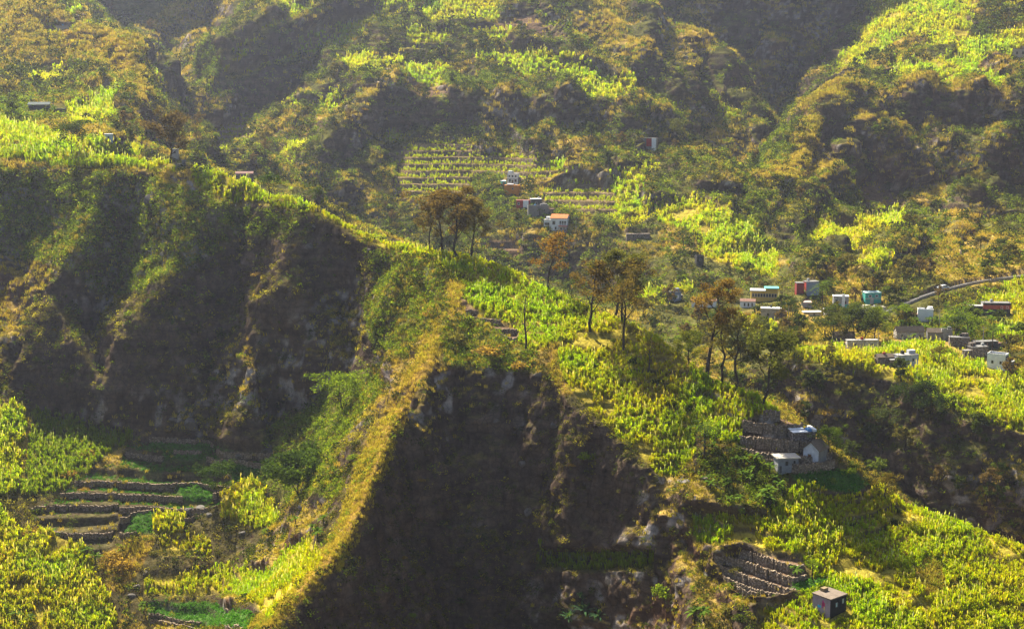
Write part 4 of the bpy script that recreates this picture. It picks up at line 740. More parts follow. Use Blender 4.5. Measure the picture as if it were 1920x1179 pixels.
# the tall trees: (foot column, foot row, top row, crown width px, crown start, colours, leaf count, seed, label)
TALL = [
 (832,472,346,80,.30,dict(ca=(.10,.055,.02),cb=(.2,.11,.035)),2300,21,'tall russet feathery tree, leftmost of the crest clump left of the stepped plots'),
 (858,476,338,74,.32,dict(ca=(.10,.055,.02),cb=(.2,.115,.035)),2100,22,'tallest russet feathery tree in the middle of the crest clump'),
 (884,478,372,70,.34,dict(ca=(.08,.055,.02),cb=(.17,.11,.035)),1700,23,'shorter brown feathery tree, right end of the crest clump'),
 (806,466,366,56,.30,dict(ca=(.075,.05,.02),cb=(.15,.095,.035)),1300,24,'low dull brown tree at the left edge of the crest clump'),
 (1028,532,416,66,.36,dict(ca=(.14,.06,.014),cb=(.30,.14,.03)),1100,25,'orange-leaved thin tree on the crest below the orange-roofed house'),
 (1106,622,482,72,.34,dict(ca=(.11,.06,.016),cb=(.22,.12,.03)),1500,26,'brown flat-topped tree with long bare trunk in the cane'),
 (1150,588,448,84,.30,OLIVE | dict(ca=(.07,.05,.016)),2200,27,'tall dark bushy tree behind the crest, left of a pair'),
 (1170,590,468,78,.32,dict(ca=(.09,.055,.016),cb=(.18,.11,.03)),1700,28,'wide brownish tree behind the crest, right of a pair'),
 (1170,660,520,84,.55,dict(ca=(.10,.06,.016),cb=(.2,.12,.03)),600,29,'slender tree with thin bare pole trunk and sparse spreading top'),
 (985,658,538,42,.35,dict(ca=(.12,.09,.02),cb=(.2,.16,.03)),90,30,'nearly leafless forked tree standing in the bright cane'),
 (1326,700,508,80,.52,dict(ca=(.12,.06,.014),cb=(.25,.13,.03)),2100,31,'tallest russet-crowned tree above the hamlet slope'),
 (1352,716,566,60,.45,dict(ca=(.08,.055,.016),cb=(.16,.11,.03)),900,32,'thin tree with curved dark trunk, second of the four above the hamlet'),
 (1381,716,562,70,.42,dict(ca=(.085,.06,.016),cb=(.17,.12,.03)),1100,33,'thin brownish tree, third of the four above the hamlet'),
 (1431,742,602,94,.30,OLIVE,2600,34,'broad round olive-green tree at the right end of the four'),
 (320,300,204,74,.22,dict(ca=(.085,.05,.028),cb=(.16,.095,.045)),2200,35,'tall purplish-brown twiggy tree on the left crest'),
 (505,380,328,44,.42,DARK,700,36,'small dark round-headed tree with thin trunk on the left crest'),
 (596,398,350,40,.35,DARK,600,37,'small dark tree on the crest, right of the round-headed one'),
 (132,284,222,62,.35,DARK | dict(cb=(.085,.085,.02)),1300,38,'dark spreading tree on the left crest beside the cane'),
 (1291,664,600,58,.2,dict(ca=(.04,.055,.01),cb=(.2,.16,.02)),1500,39,'dense green-yellow tree just over the crest, left of the tallest russet tree'),
 (654,768,704,84,.30,LIME,1100,40,'lime-green umbrella tree in the shaded gully'),
 (410,935,868,62,.25,DARK | dict(cb=(.07,.10,.02)),1400,41,'dark round tree among the crop terraces'),
 (570,948,850,112,.12,DARK | dict(cb=(.085,.11,.02)),3200,42,'big dark green tree below the lime umbrella tree'),
 (1660,822,768,56,.2,dict(ca=(.04,.045,.02),cb=(.10,.10,.035)),1000,43,'grey-green round tree on the ravine cliff'),
 (1722,790,718,66,.15,DARK | dict(cb=(.05,.06,.02)),1500,44,'dark tree on the ravine cliff under the bright cane'),
 (1762,800,740,56,.15,DARK | dict(cb=(.05,.06,.02)),1200,45,'dark tree on the ravine cliff, right of a similar larger one'),
 (1215,700,640,30,.55,dict(ca=(.10,.06,.016),cb=(.2,.12,.03)),260,56,'small wispy tree with bare pole trunk in the middle of the cane'),
 (1545,640,596,44,.15,DARK,900,57,'dark tree between the olive village tree and the tall palm'),
 (1700,612,572,40,.15,LIME,900,58,'lime-green tree left of the plain white block house'),
 (1790,640,590,46,.15,DARK,1000,59,'dark tree behind the row of grey houses'),
 (1420,640,594,44,.15,OLIVE,900,60,'olive tree below the yellow house'),
 (1350,620,580,50,.15,DARK,1000,61,'dark tree beside the low house with the red end wall'),
 (1815,630,586,40,.15,LIME,800,62,'lime-green tree behind the dark stone house'),
 (1760,690,650,40,.15,dict(ca=(.08,.055,.015),cb=(.17,.12,.03)),800,63,'brownish bush tree right of the stained white house'),
 (1525,1090,1044,22,.62,LIME,240,46,'papaya-like tree with bare thin trunk beside the bare soil terraces'),
 (1606,640,580,84,.12,dict(ca=(.035,.045,.012),cb=(.10,.10,.02)),2600,47,'big dark tree in the middle of the village'),
 (1640,640,575,56,.15,dict(ca=(.10,.11,.014),cb=(.2,.2,.02)),1500,48,'yellow-green tall bushy tree in the middle of the village'),
 (1560,640,590,60,.2,OLIVE,1300,49,'olive tree left of the big dark village tree'),
 (1480,610,560,44,.25,DARK,900,50,'dark tree right of the grey-white village house'),
 (1282,470,425,30,.15,DARK,700,51,'narrow dark conifer-like tree on the bright slope field'),
 (1552,850,800,52,.15,dict(ca=(.04,.055,.012),cb=(.12,.14,.025)),1300,52,'leafy tree beside the thatched gable hut'),
 (1658,940,888,50,.1,dict(ca=(.10,.06,.015),cb=(.2,.13,.03)),1000,53,'orange-tinged bush tree at the edge of the hamlet garden'),
 (1255,268,228,44,.2,OLIVE,800,54,'olive tree above the grey house with a red wall'),
 (1836,94,48,34,.35,dict(ca=(.07,.09,.014),cb=(.13,.15,.025)),600,55,'light green upright tree on the high right cane field'),
]
for u, v, vt, w, b, colr, n, seed, label in TALL:
    p = at_spur(u, v) if seed in range(21, 40) else at(u, v); k = mpp(p.y) / math.cos(math.atan2(-p.z, p.y)); H = (v - vt) * k; cw = w * k
    make_tree('tree', 'tree', label, p - Vector((0, 0, .3)), tree_data(H, cw * 1.08, b, seed, leaf=max(.10, min(.30, cw * .024)), n=int(n * 2.1), tr=max(.16, H * .018), limbs=9 if n > 200 else 6, **{k_: tuple(np.array(c_) * (.80, 1.0, .9)) for k_, c_ in colr.items()}))
# bushes: a few shapes, many single plants
def bush_data(seed, ca, cb, n=420, flat=.8):
    r = np.random.default_rng(seed); parts = []
    for i in range(5):
        v, f, c = leafball(n // 5, r.uniform(.5, .8), r.uniform(.45, .75) * flat, .105, ca, cb, base=.15); v = v + np.array([r.uniform(-.5, .5), r.uniform(-.5, .5), r.uniform(0, .35) * flat]); parts.append((v, f, c))
    return join(parts)
BUSH = {'round dark green bush': [bush_data(60 + i, (.02, .034, .008), (.075, .095, .018)) for i in range(3)], 'pale olive bush': [bush_data(70 + i, (.08, .08, .02), (.22, .2, .045)) for i in range(3)],
 'golden-brown dry bush': [bush_data(80 + i, (.17, .11, .022), (.34, .23, .05), flat=.6) for i in range(3)], 'bright leafy green bush': [bush_data(90 + i, (.07, .12, .01), (.2, .26, .02)) for i in range(3)]}
BM = {k: [mesh_np('bush', v, f, M_LEAF, c) for v, f, c in L] for k, L in BUSH.items()}
FIRST = {id(o): True for L in BM.values() for o in L}
def put(protos, name, loc, sc, label, cat, group, zs=1.0):
    o = protos[random.randrange(len(protos))]
    if FIRST.get(id(o)): FIRST[id(o)] = False
    else: o = o.copy(); COL.objects.link(o)
    o.location = loc; o.rotation_euler = (0, 0, random.uniform(0, 6.28)); o.scale = (sc, sc, sc * zs); tag(o, label, cat, group); return o
MANUAL = [('bright leafy green bush',1255,1110,46),('round dark green bush',1440,940,30),('round dark green bush',1675,985,26),('round dark green bush',1680,960,22),('round dark green bush',1765,1055,22),('pale olive bush',1320,1060,34),('round dark green bush',1230,720,22),('round dark green bush',1300,770,26),('round dark green bush',1255,800,24),('round dark green bush',1385,850,40),('round dark green bush',1350,870,34),('round dark green bush',1420,900,30),('round dark green bush',1540,1010,20),('pale olive bush',1220,560,20),('round dark green bush',1090,600,18),('round dark green bush',1330,745,18),('round dark green bush',1205,790,20),('round dark green bush',1120,690,22),('golden-brown dry bush',1690,1040,24),('round dark green bush',1600,985,18),('bright leafy green bush',1590,890,30),('bright leafy green bush',1560,905,22),('bright leafy green bush',1415,865,24),('round dark green bush',1600,880,28),('bright leafy green bush',1110,860,34),('golden-brown dry bush',62,1000,42),('pale olive bush',160,500,34),('pale olive bush',415,570,26),
 ('golden-brown dry bush',230,1060,52),('golden-brown dry bush',215,1040,36),('pale olive bush',1365,1150,46),('round dark green bush',1400,1160,40),('round dark green bush',1060,640,30),('round dark green bush',1250,760,36),
 ('round dark green bush',1190,680,26),('round dark green bush',1150,640,18),('pale olive bush',780,610,36),('pale olive bush',850,640,44),('golden-brown dry bush',920,660,60),('golden-brown dry bush',980,690,40),
 ('pale olive bush',750,490,34),('pale olive bush',800,530,30),('round dark green bush',380,322,34),('round dark green bush',300,296,22),('round dark green bush',770,430,18),('pale olive bush',560,345,30),
 ('round dark green bush',1685,990,16),('round dark green bush',1760,1060,20),('golden-brown dry bush',1120,160,10),('round dark green bush',1030,120,20),('round dark green bush',1020,112,16),('round dark green bush',30,120,26),('round dark green bush',55,130,24),
 ('round dark green bush',350,200,20),('round dark green bush',265,235,22),('round dark green bush',215,245,20),('bright leafy green bush',670,860,26),('bright leafy green bush',620,800,34),('bright leafy green bush',580,790,28),('bright leafy green bush',640,840,30),
 ('pale olive bush',230,880,26),('round dark green bush',330,985,30),('bright leafy green bush',520,880,28),('golden-brown dry bush',160,855,40),('golden-brown dry bush',135,890,34),('pale olive bush',290,1040,24),('bright leafy green bush',540,1010,28),('bright leafy green bush',500,1000,22),('golden-brown dry bush',480,960,30),('round dark green bush',470,1040,40),('bright leafy green bush',1270,640,24),('pale olive bush',1460,660,28),('golden-brown dry bush',1330,640,30),('pale olive bush',950,780,26),('pale olive bush',1690,500,14),
 ('bright leafy green bush',720,450,10),('round dark green bush',1505,640,26),('golden-brown dry bush',1560,775,36),('pale olive bush',1180,620,22)]
nb = {k: 0 for k in BM}
def add_bush(kind, u, v, wpx):
    p = at(u, v); k = mpp(p.y); sc = wpx * k * .5 / 1.25; size = 'large ' if wpx > 32 else ('small ' if wpx < 16 else '')
    put(BM[kind], 'bush', p - Vector((0, 0, .1 * sc)), sc, place_label(size + kind, u, v), 'bush', kind + 'es over the slopes', random.uniform(.8, 1.15)); nb[kind] += 1
for b in MANUAL: add_bush(b[0], b[1], b[2], b[3] * 1.35)
# further bushes where the hillsides carry them
cand = (1 - .86 * COV['cane']) * (1 - np.clip(sum(COV[k] for k in ('crop', 'rows', 'caneshade')), 0, 1)) * np.where(NEAR, .45 * (1 - sstep(.4, .6, steep2)) + .12, .9 * (1 - .7 * sstep(.4, .7, steep2))) * sstep(.40, .6, patch2) * (VV <= run + 1) * (UU > 0) * (UU < 1920) * (VV > 0) * (VV < 1179) / LD ** 2
cand = cand * AREA / (AREA.sum() + 1); cand = cand / cand.sum()
idx = np.random.default_rng(17).choice(NR * NC, 250, False, cand.ravel())
for q_ in idx:
    i, j = divmod(int(q_), NC); u, v = float(UU[i, j]), float(VV[i, j]); Y = YY[i, j]
    kind = random.choices(list(BM), (5, 4, 3, 3) if Y > 440 else (2, 3, 3, 3))[0]
    add_bush(kind, u, v, random.uniform(10, 26) if Y > 440 else random.uniform(14, 34))
# smaller trees on the far slopes and round the village
PT = [('dark rounded hillside tree', tree_data(6, 5.2, .2, 201, leaf=.26, n=1100, limbs=7, **DARK)), ('brownish thin-crowned hillside tree', tree_data(7.5, 4.6, .3, 202, leaf=.24, n=900, limbs=7, **(BROWN | dict(ca=(.07, .05, .02), cb=(.15, .105, .04))))),
      ('olive green hillside tree', tree_data(6, 5.5, .22, 203, leaf=.26, n=1100, limbs=7, **OLIVE)), ('fresh green hillside tree', tree_data(5, 4.6, .25, 204, leaf=.25, n=1000, limbs=7, ca=(.045, .075, .012), cb=(.12, .15, .025)))]
cand2 = (1 - np.clip(sum(COV[k] for k in ('crop', 'rows', 'caneshade', 'dry')), 0, 1)) * (1 - .85 * COV['cane']) * (~NEAR) * (1 - .8 * sstep(.35, .6, steep2)) * (VV <= run + 1) * (UU > 0) * (UU < 1920) * (VV > 20) * AREA / LD ** 1.5 * (1 + 3.5 * ((UU > 1180) & (VV > 480))) * OPEN
cand2 = cand2 / cand2.sum()
PTE = [None] * 4
for q_ in np.random.default_rng(23).choice(NR * NC, 250, False, cand2.ravel()):
    i, j = divmod(int(q_), NC); u, v = float(UU[i, j]), float(VV[i, j]); k = random.choices(range(4), (5, 3, 4, 3))[0]; desc, data = PT[k]
    loc = Vector((XX[i, j], YY[i, j], ZZ[i, j] - .2)); lab = place_label(desc, u, v); sc = random.uniform(.6, 1.25)
    if PTE[k] is None: PTE[k] = make_tree('hillside_tree', 'tree', lab, loc, data, group=desc + 's'); PTE[k].scale = (sc,) * 3
    else: copy_thing(PTE[k], loc, random.uniform(0, 6.28), sc, lab, desc + 's')
# banana plants: a short stem and a fan of long drooping leaves
def banana(seed):
    global R; R = np.random.default_rng(seed); st = tube(np.array([[0, 0, -.2], [.03, 0, .8], [.05, .02, 1.7]]), np.array([.16, .13, .09]))
    v, f, c = rosette_proto(11, 1.9, .26, (.05, .095, .012), (.12, .18, .022), (.25, 1.3), .55, 1.6)
    return (st, (v, f, c))
def ros_thing(name, cat, label, loc, data, sc, group, rz):
    e = empty(name, loc, rz); tag(e, label, cat, group); e.scale = (sc,) * 3; (wv, wf), (cv, cf, cc) = data
    mesh_np('stem', wv, wf, M_BARK, None, True, e); mesh_np('leaves', cv, cf, M_LEAF, cc, False, e); return e
BN = [banana(301), banana(302)]; BNE = [None, None]
cb_ = np.clip(COV['broad'], 0, 1) * (VV <= run + 1) * (UU > 0) * (UU < 1920) * (VV < 1179) * AREA / LD ** 1.6 * (1 - sstep(.4, .6, steep2)); cb_ = cb_ / cb_.sum()
spots = [(int(q_) // NC, int(q_) % NC) for q_ in np.random.default_rng(29).choice(NR * NC, 170, False, cb_.ravel())]
pts = [(float(UU[i, j]), float(VV[i, j]), Vector((XX[i, j], YY[i, j], ZZ[i, j]))) for i, j in spots]
pts += [(u, v, at(u, v)) for u, v in ((30, 1165), (60, 1172), (95, 1160), (150, 1030), (165, 1045), (180, 1060), (575, 985), (590, 1000), (600, 1015), (610, 985), (1490, 1085), (1310, 1170), (1330, 1165), (270, 1150), (285, 1155))]
for n, (u, v, p) in enumerate(pts):
    k = n % 2; lab = place_label('banana plant with broad drooping leaves', u, v); sc = random.uniform(.7, 1.25)
    if BNE[k] is None: BNE[k] = ros_thing('banana_plant', 'banana plant', lab, p, BN[k], sc, 'banana plants on the slopes', 0)
    else: copy_thing(BNE[k], p, random.uniform(0, 6.28), sc, lab, 'banana plants on the slopes')
# spiky rosettes on the cliffs
R = np.random.default_rng(41)
ro = [rosette_proto(22, 1.1, .09, (.035, .07, .012), (.09, .13, .02), (.2, 1.45), .12) for _ in range(3)]
RO = [mesh_np('agave', v, f, M_LEAF, c) for v, f, c in ro]
for o in RO: FIRST[id(o)] = True
SPI = [(220,510),(205,545),(240,560),(130,450),(300,450),(310,460),(285,570),(280,575),(365,555),(345,545),(390,575),(400,560),(340,580),(305,575),(160,600),(185,590),(320,610),(345,610),(455,400),(465,410),(50,400),(180,470),(205,480),(280,470),(120,560),(250,610),(330,620),(500,735),(515,730),(630,520),(530,610),(580,640),(420,620),(385,640),(460,410),(150,420),(60,610),(125,640),(1860,790),(1850,830),(1880,840)]
for u, v in SPI:
    p = at(u, v); put(RO, 'agave', p, random.uniform(.8, 1.5), place_label('spiky green rosette plant clinging to the cliff', u, v), 'agave', 'rosette plants on the cliff')
v, f, c = rosette_proto(26, 3.6, .28, (.03, .07, .03), (.06, .12, .05), (.05, 1.4), .35)
for n, (u, v_, s) in enumerate(((1105, 1150, 1.0), (1080, 1160, .75), (1130, 1158, .8), (1100, 1120, .5))):
    R = np.random.default_rng(50 + n); v, f, c = rosette_proto(24, 3.2, .26, (.03, .07, .03), (.07, .13, .05), (.05, 1.4), .35, .4)
    o = mesh_np('giant_agave', v * s, f, M_LEAF, c); o.location = at(u, v_); tag(o, ['largest of the blue-green agaves in the shaded bowl', 'agave at the left of the clump in the shaded bowl', 'agave at the right of the clump in the shaded bowl', 'small agave above the clump in the shaded bowl'][n], 'agave', 'agaves in the shaded bowl')
# palms
def palm(name, label, u, v, vt, w, seed):
    global R; R = np.random.default_rng(seed); p = at(u, v); k = mpp(p.y); H = (v - vt) * k * .86; r = w * k * .55
    st = tube(np.array([[0, 0, -.2], [.1, 0, H * .4], [.05, .1, H * .8], [0, .1, H]]), np.array([.2, .16, .14, .1])); fr = []
    for i in range(18):
        az = i * 2.4; el = R.uniform(-.25, 1.2); d = np.array([math.cos(az) * math.cos(el), math.sin(az) * math.cos(el), math.sin(el)]); t = np.linspace(0, 1, 7); P = np.outer(t * r, d) - np.outer(.5 * t ** 2.3 * r, (0, 0, 1)) + np.array([0, .1, H]); sd = np.array([-math.sin(az), math.cos(az), 0])
        for q in range(1, 7):
            for sg in (-1, 1):
                tip = P[q] + sd * sg * r * .26 * (1.1 - .5 * t[q]) + d * r * .1 - np.array([0, 0, r * .1]); a_ = P[q] - (P[q] - P[q - 1]) * .35; b_ = P[q] + (P[q] - P[q - 1]) * .1
                fr.append((np.array([a_, b_, tip + .02 * d, tip]), np.array([[0, 1, 2, 3]]), np.array([.04, .07, .015]) + np.array([.05, .06, .006]) * R.random()))
    e = empty(name, p); tag(e, label, 'palm'); mesh_np('trunk', st[0], st[1], M_BARK, None, True, e); V, F, C = join(fr); mesh_np('fronds', V, F, M_LEAF, C, False, e)
palm('palm_tree', 'tall dark palm beside the blue-grey block house', 1541, 602, 528, 52, 401)
palm('palm_tree', 'palm with yellowing fronds in the cane left of the hamlet', 1322, 862, 790, 66, 402)
palm('palm_tree', 'palm above the white-fronted stone house', 1858, 672, 612, 50, 403)
# ------------------------------------------------------------------ houses, walls, road, car, rocks
MATS = {}
def pm(col, rough=.85, grime=.3):
    col = tuple(round(x * .72, 4) for x in col)
    k = (col, rough, grime)
    if k not in MATS: MATS[k] = paint_mat('plaster', col, rough, grime)
    return MATS[k]
WHITE, GREY, DGREY, LGREY, RED, ORANGE, TEAL, YEL, BLUE, TERRA, THATCH, TIN, DARKP, SALMON, PINKW, CREAM, BLUEGREY = ((.98,.98,.97),(.24,.23,.22),(.10,.095,.09),(.42,.41,.40),(.45,.06,.05),(.62,.25,.03),(.10,.50,.42),(.68,.47,.10),(.08,.30,.62),
  (.72,.22,.06),(.20,.15,.11),(.40,.38,.36),(.012,.012,.014),(.70,.16,.10),(.55,.46,.46),(.66,.60,.44),(.30,.36,.44))
def boxv(x0, x1, y0, y1, z0, z1):
    V = np.array([(x, y, z) for x in (x0, x1) for y in (y0, y1) for z in (z0, z1)], float)
    return V, np.array([(0, 1, 3, 2), (4, 6, 7, 5), (0, 4, 5, 1), (2, 3, 7, 6), (0, 2, 6, 4), (1, 5, 7, 3)])
def boxes(name, L, mat, parent):
    v, f, _ = join([(*boxv(*b), np.zeros(3)) for b in L]); return mesh_np(name, v, f, mat, None, False, parent)
def opening(e, face, W_, D_, fx, fz, ww, wh, frame=LGREY, pane=DARKP, name='window', z0=0.0, yoff=0.0):
    """window or door set on a face: frame standing 5 cm proud, pane inside it"""
    def pl(x0, x1, z_0, z_1, o0, o1):
        if face == 'f': return (x0, x1, -o1 + yoff, -o0 + yoff, z_0, z_1)
        if face == 'r': return (W_ / 2 + o0, W_ / 2 + o1, x0, x1, z_0, z_1)
        return (-W_ / 2 - o1, -W_ / 2 - o0, x0, x1, z_0, z_1)
    c = (fx - .5) * W_ if face == 'f' else fx * D_
    b = min(.14, ww * .14); x0, x1 = c - ww / 2, c + ww / 2; a, z1 = z0 + fz - wh / 2, z0 + fz + wh / 2
    fr = boxes(name, [pl(x0 - b, x0, a - b, z1 + b, -.02, .07), pl(x1, x1 + b, a - b, z1 + b, -.02, .07), pl(x0, x1, z1, z1 + b, -.02, .07), pl(x0, x1, a - b, a, -.02, .09)], pm(frame), e)
    boxes('pane' if name == 'window' else 'door_leaf', [pl(x0, x1, a, z1, -.02, .025)], pm(pane, .35, .2), fr)
def gable(W_, D_, z0, rise, axis, over, th):
    if axis == 'x': P = [(-W_ / 2 - over, -over, z0 - over * .5), (W_ / 2 + over, -over, z0 - over * .5), (W_ / 2 + over, D_ / 2, z0 + rise), (-W_ / 2 - over, D_ / 2, z0 + rise), (W_ / 2 + over, D_ + over, z0 - over * .5), (-W_ / 2 - over, D_ + over, z0 - over * .5)]; Q = [(0, 1, 2, 3), (3, 2, 4, 5)]
    else: P = [(-W_ / 2 - over, -over, z0 - over * .5), (-W_ / 2 - over, D_ + over, z0 - over * .5), (0, D_ + over, z0 + rise), (0, -over, z0 + rise), (W_ / 2 + over, D_ + over, z0 - over * .5), (W_ / 2 + over, -over, z0 - over * .5)]; Q = [(0, 3, 2, 1), (3, 5, 4, 2)]
    V = np.array(P, float); n = len(V); V2 = V + np.array([0, 0, th]); F = [tuple(np.array(q) + n) for q in Q] + [tuple(q[::-1]) for q in Q]
    loop = [0, 1, 2, 4, 5, 3] if axis == 'x' else [0, 3, 5, 4, 2, 1]
    F += [(loop[i], loop[(i + 1) % 6], loop[(i + 1) % 6] + n, loop[i] + n) for i in range(6)]
    return np.concatenate([V, V2]), np.array(F)
def house(label, u, v, w, h, d, yaw=0, wall=WHITE, roof='flat', rcol=TIN, rise=.35, wins=(), door=None, frame=LGREY, pane=DARKP, name='house', over=.12, lwall=None, rwall=None, extra=None, cat='house', grime=.3, band=None):
    p = at(u, v); k = mpp(p.y); W_, H_, D_ = w * k, h * k, d * k
    e = empty(name, p, math.radians(yaw)); tag(e, label, cat)
    sink = 2.5
    wl = [(*boxv(-W_ / 2, W_ / 2, 0, D_, -sink, H_), np.zeros(3))]
    if roof == 'gy':
        g = np.array([(-W_ / 2, .004, H_), (W_ / 2, .004, H_), (0, .004, H_ + rise * H_), (-W_ / 2, D_ - .004, H_), (W_ / 2, D_ - .004, H_), (0, D_ - .004, H_ + rise * H_)], float)
        wl.append((g, np.array([(0, 1, 2, 2), (4, 3, 5, 5)]), np.zeros(3)))
    if roof == 'gx':
        g = np.array([(-W_ / 2 + .004, 0, H_), (-W_ / 2 + .004, D_, H_), (-W_ / 2 + .004, D_ / 2, H_ * (1 + rise)), (W_ / 2 - .004, 0, H_), (W_ / 2 - .004, D_, H_), (W_ / 2 - .004, D_ / 2, H_ * (1 + rise))], float)
        wl.append((g, np.array([(1, 0, 2, 2), (3, 4, 5, 5)]), np.zeros(3)))
    vv, ff, _ = join(wl)
    if roof in ('gy', 'gx'):                                       # triangles, no doubled corner
        me = bpy.data.meshes.new('wall'); me.from_pydata([tuple(x) for x in vv], [], [tuple(dict.fromkeys(int(i) for i in q)) for q in ff]); me.materials.append(wall if not isinstance(wall, tuple) else pm(wall, .85, grime)); o = bpy.data.objects.new('wall', me); COL.objects.link(o); o.parent = e
    else: mesh_np('wall', vv, ff, wall if not isinstance(wall, tuple) else pm(wall, .85, grime), None, False, e)
    if lwall: boxes('side_wall', [(-W_ / 2 - .03, -W_ / 2 + .02, .02, D_ - .02, -sink, H_ - .02)], pm(lwall), e)
    if rwall: boxes('side_wall', [(W_ / 2 - .02, W_ / 2 + .03, .02, D_ - .02, -sink, H_ - .02)], pm(rwall), e)
    rm = rcol if not isinstance(rcol, tuple) else pm(rcol, .8, .35)
    if roof == 'flat': boxes('roof', [(-W_ / 2 - over, W_ / 2 + over, -over, D_ + over, H_ + .003, H_ + .2)], rm, e)
    elif roof == 'parapet': boxes('roof', [(-W_ / 2 + .12, W_ / 2 - .12, .12, D_ - .12, H_ - .05, H_ + .03)], rm, e); boxes('parapet', [(-W_ / 2, W_ / 2, 0.0, .15, H_ + .002, H_ + .5), (-W_ / 2, W_ / 2, D_ - .15, D_, H_ + .002, H_ + .5), (-W_ / 2, -W_ / 2 + .15, .15, D_ - .15, H_ + .002, H_ + .5), (W_ / 2 - .15, W_ / 2, .15, D_ - .15, H_ + .002, H_ + .5)], wall if not isinstance(wall, tuple) else pm(wall, .85, grime), e)
    elif roof in ('gx', 'gy'): v_, f_ = gable(W_, D_, H_ + .02, rise * H_, roof[1], over, .14); mesh_np('roof', v_, f_, rm, None, False, e)
    elif roof == 'mono':
        V_, F_ = boxv(-W_ / 2 - over, W_ / 2 + over, -over, D_ + over, H_, H_ + .14); V_[:, 2] += .06 + (V_[:, 1] + over) * rise; mesh_np('roof', V_, F_, rm, None, False, e)
    if band: boxes('painted_band', [(-W_ / 2 - .02, W_ / 2 + .02, -.03, .02, H_ * band[0], H_ * band[1])], pm(band[2]), e)
    for q in wins: opening(e, q[0], W_, D_, q[1], q[2] * H_, q[3] * k, q[4] * k, q[5] if len(q) > 5 else frame, q[6] if len(q) > 6 else pane)
    if door: opening(e, door[0], W_, D_, door[1], door[3] * k / 2 + .02, door[2] * k, door[3] * k, frame, door[4] if len(door) > 4 else (.16, .09, .05), 'door')
    if extra: extra(e, W_, H_, D_, k)
    elif roof in ('flat', 'parapet') and cat == 'house' and w > 18:      # what collects on and beside such houses
        r = random.Random(label); zr = H_ + (.21 if roof == 'flat' else .04)
        if r.random() < .7:
            x, s_ = r.uniform(-.3, .25) * W_, r.uniform(.5, .8); boxes('water_tank', [(x, x + s_, D_ * .5, D_ * .5 + s_, zr, zr + s_ * 1.2)], pm(r.choice([(.05, .05, .05), (.10, .25, .45), (.5, .5, .48)])), e)
        if r.random() < .7: x = r.choice([-.5, .12]) * W_; boxes('stair_block', [(x + .1, x + .34 * W_, D_ * .45, D_ - .1, zr + .003, zr + 1.0)], wall if not isinstance(wall, tuple) else pm(wall, .85, .5), e)
        boxes('starter_bars', [(sx * W_ * .46 - .05, sx * W_ * .46 + .05, y - .05, y + .05, zr, zr + r.uniform(.5, 1.1)) for sx in (-1, 1) for y in (.25, D_ - .25)], pm((.25, .14, .09)), e)
        if r.random() < .6:
            sx = r.choice([-1, 1]); a_, b_ = sorted((sx * W_ * .5 + sx * .01, sx * W_ * (.5 + r.uniform(.2, .45)))); hh = H_ * r.uniform(.5, .75)
            boxes('lean_to', [(a_, b_, .4, D_ * .8, -sink, hh)], M_ROUGH, e); boxes('lean_to_roof', [(a_ - .1 * (sx < 0), b_ + .1 * (sx > 0), .25, D_ * .8 + .1, hh + .003, hh + .13)], pm(r.choice([(.3, .27, .24), (.22, .12, .09), (.45, .44, .42)])), e)
    return e
M_ROUGH = stone_mat('rubble', (.12, .10, .09), (.34, .30, .27)); M_PALE = stone_mat('limewashed_rubble', (.30, .28, .26), (.62, .60, .57)); M_THATCH = paint_mat('thatch', (.17, .13, .095), .95, .55, 5.0)
def f3(z, w, h): return [('f', .2, z, w, h), ('f', .5, z, w, h), ('f', .8, z, w, h)]
# hillside hamlet in the middle distance
house('white two-storey house with three upper windows on the far hillside', 961, 347, 20, 18, 13, -12, WHITE, 'flat', LGREY, wins=f3(.76, 2.3, 3) + [('f', .25, .3, 3, 4.5), ('f', .78, .3, 3.6, 4)], door=('f', .5, 3, 6.5), lwall=GREY, band=(.44, .5, LGREY))
house('tiny teal shed left of the white two-storey house', 945, 348, 9, 7, 7, 15, TEAL, 'mono', WHITE, rise=.1, name='shed', cat='shed', door=('f', .5, 3, 5))
def tank(e, W_, H_, D_, k): boxes('roof_block', [(-W_ * .34, W_ * .1, D_ * .2, D_ * .75, H_ + .2, H_ + 3.2 * k), (W_ * .22, W_ * .36, D_ * .3, D_ * .6, H_ + .2, H_ + 2 * k)], pm(WHITE), e)
house('orange house with white blocks on its flat roof', 958, 368, 28, 14, 12, -14, ORANGE, 'flat', ORANGE, over=.06, extra=tank, wins=[('f', .6, .6, 2.4, 2.6)])
house('low red house with a white front bay', 985, 389, 34, 12, 12, 0, RED, 'flat', (.3, .08, .07), wins=[('f', .13, .55, 3, 4, WHITE), ('f', .88, .55, 3, 4, WHITE)], extra=lambda e, W_, H_, D_, k: boxes('front_bay', [(-W_ * .13, W_ * .16, -.35, -.01, -2, H_ + .25)], pm(WHITE), e), door=None)
house('grey upper block house with white roof edge behind the grey concrete house', 1009, 389, 20, 15, 12, 10, DGREY, 'flat', WHITE, wins=[('f', .5, .5, 3, 4)])
house('grey concrete house with plain front in the hillside hamlet', 1013, 404, 38, 16, 14, 6, GREY, 'parapet', LGREY, wins=[('f', .8, .6, 2.4, 3)])
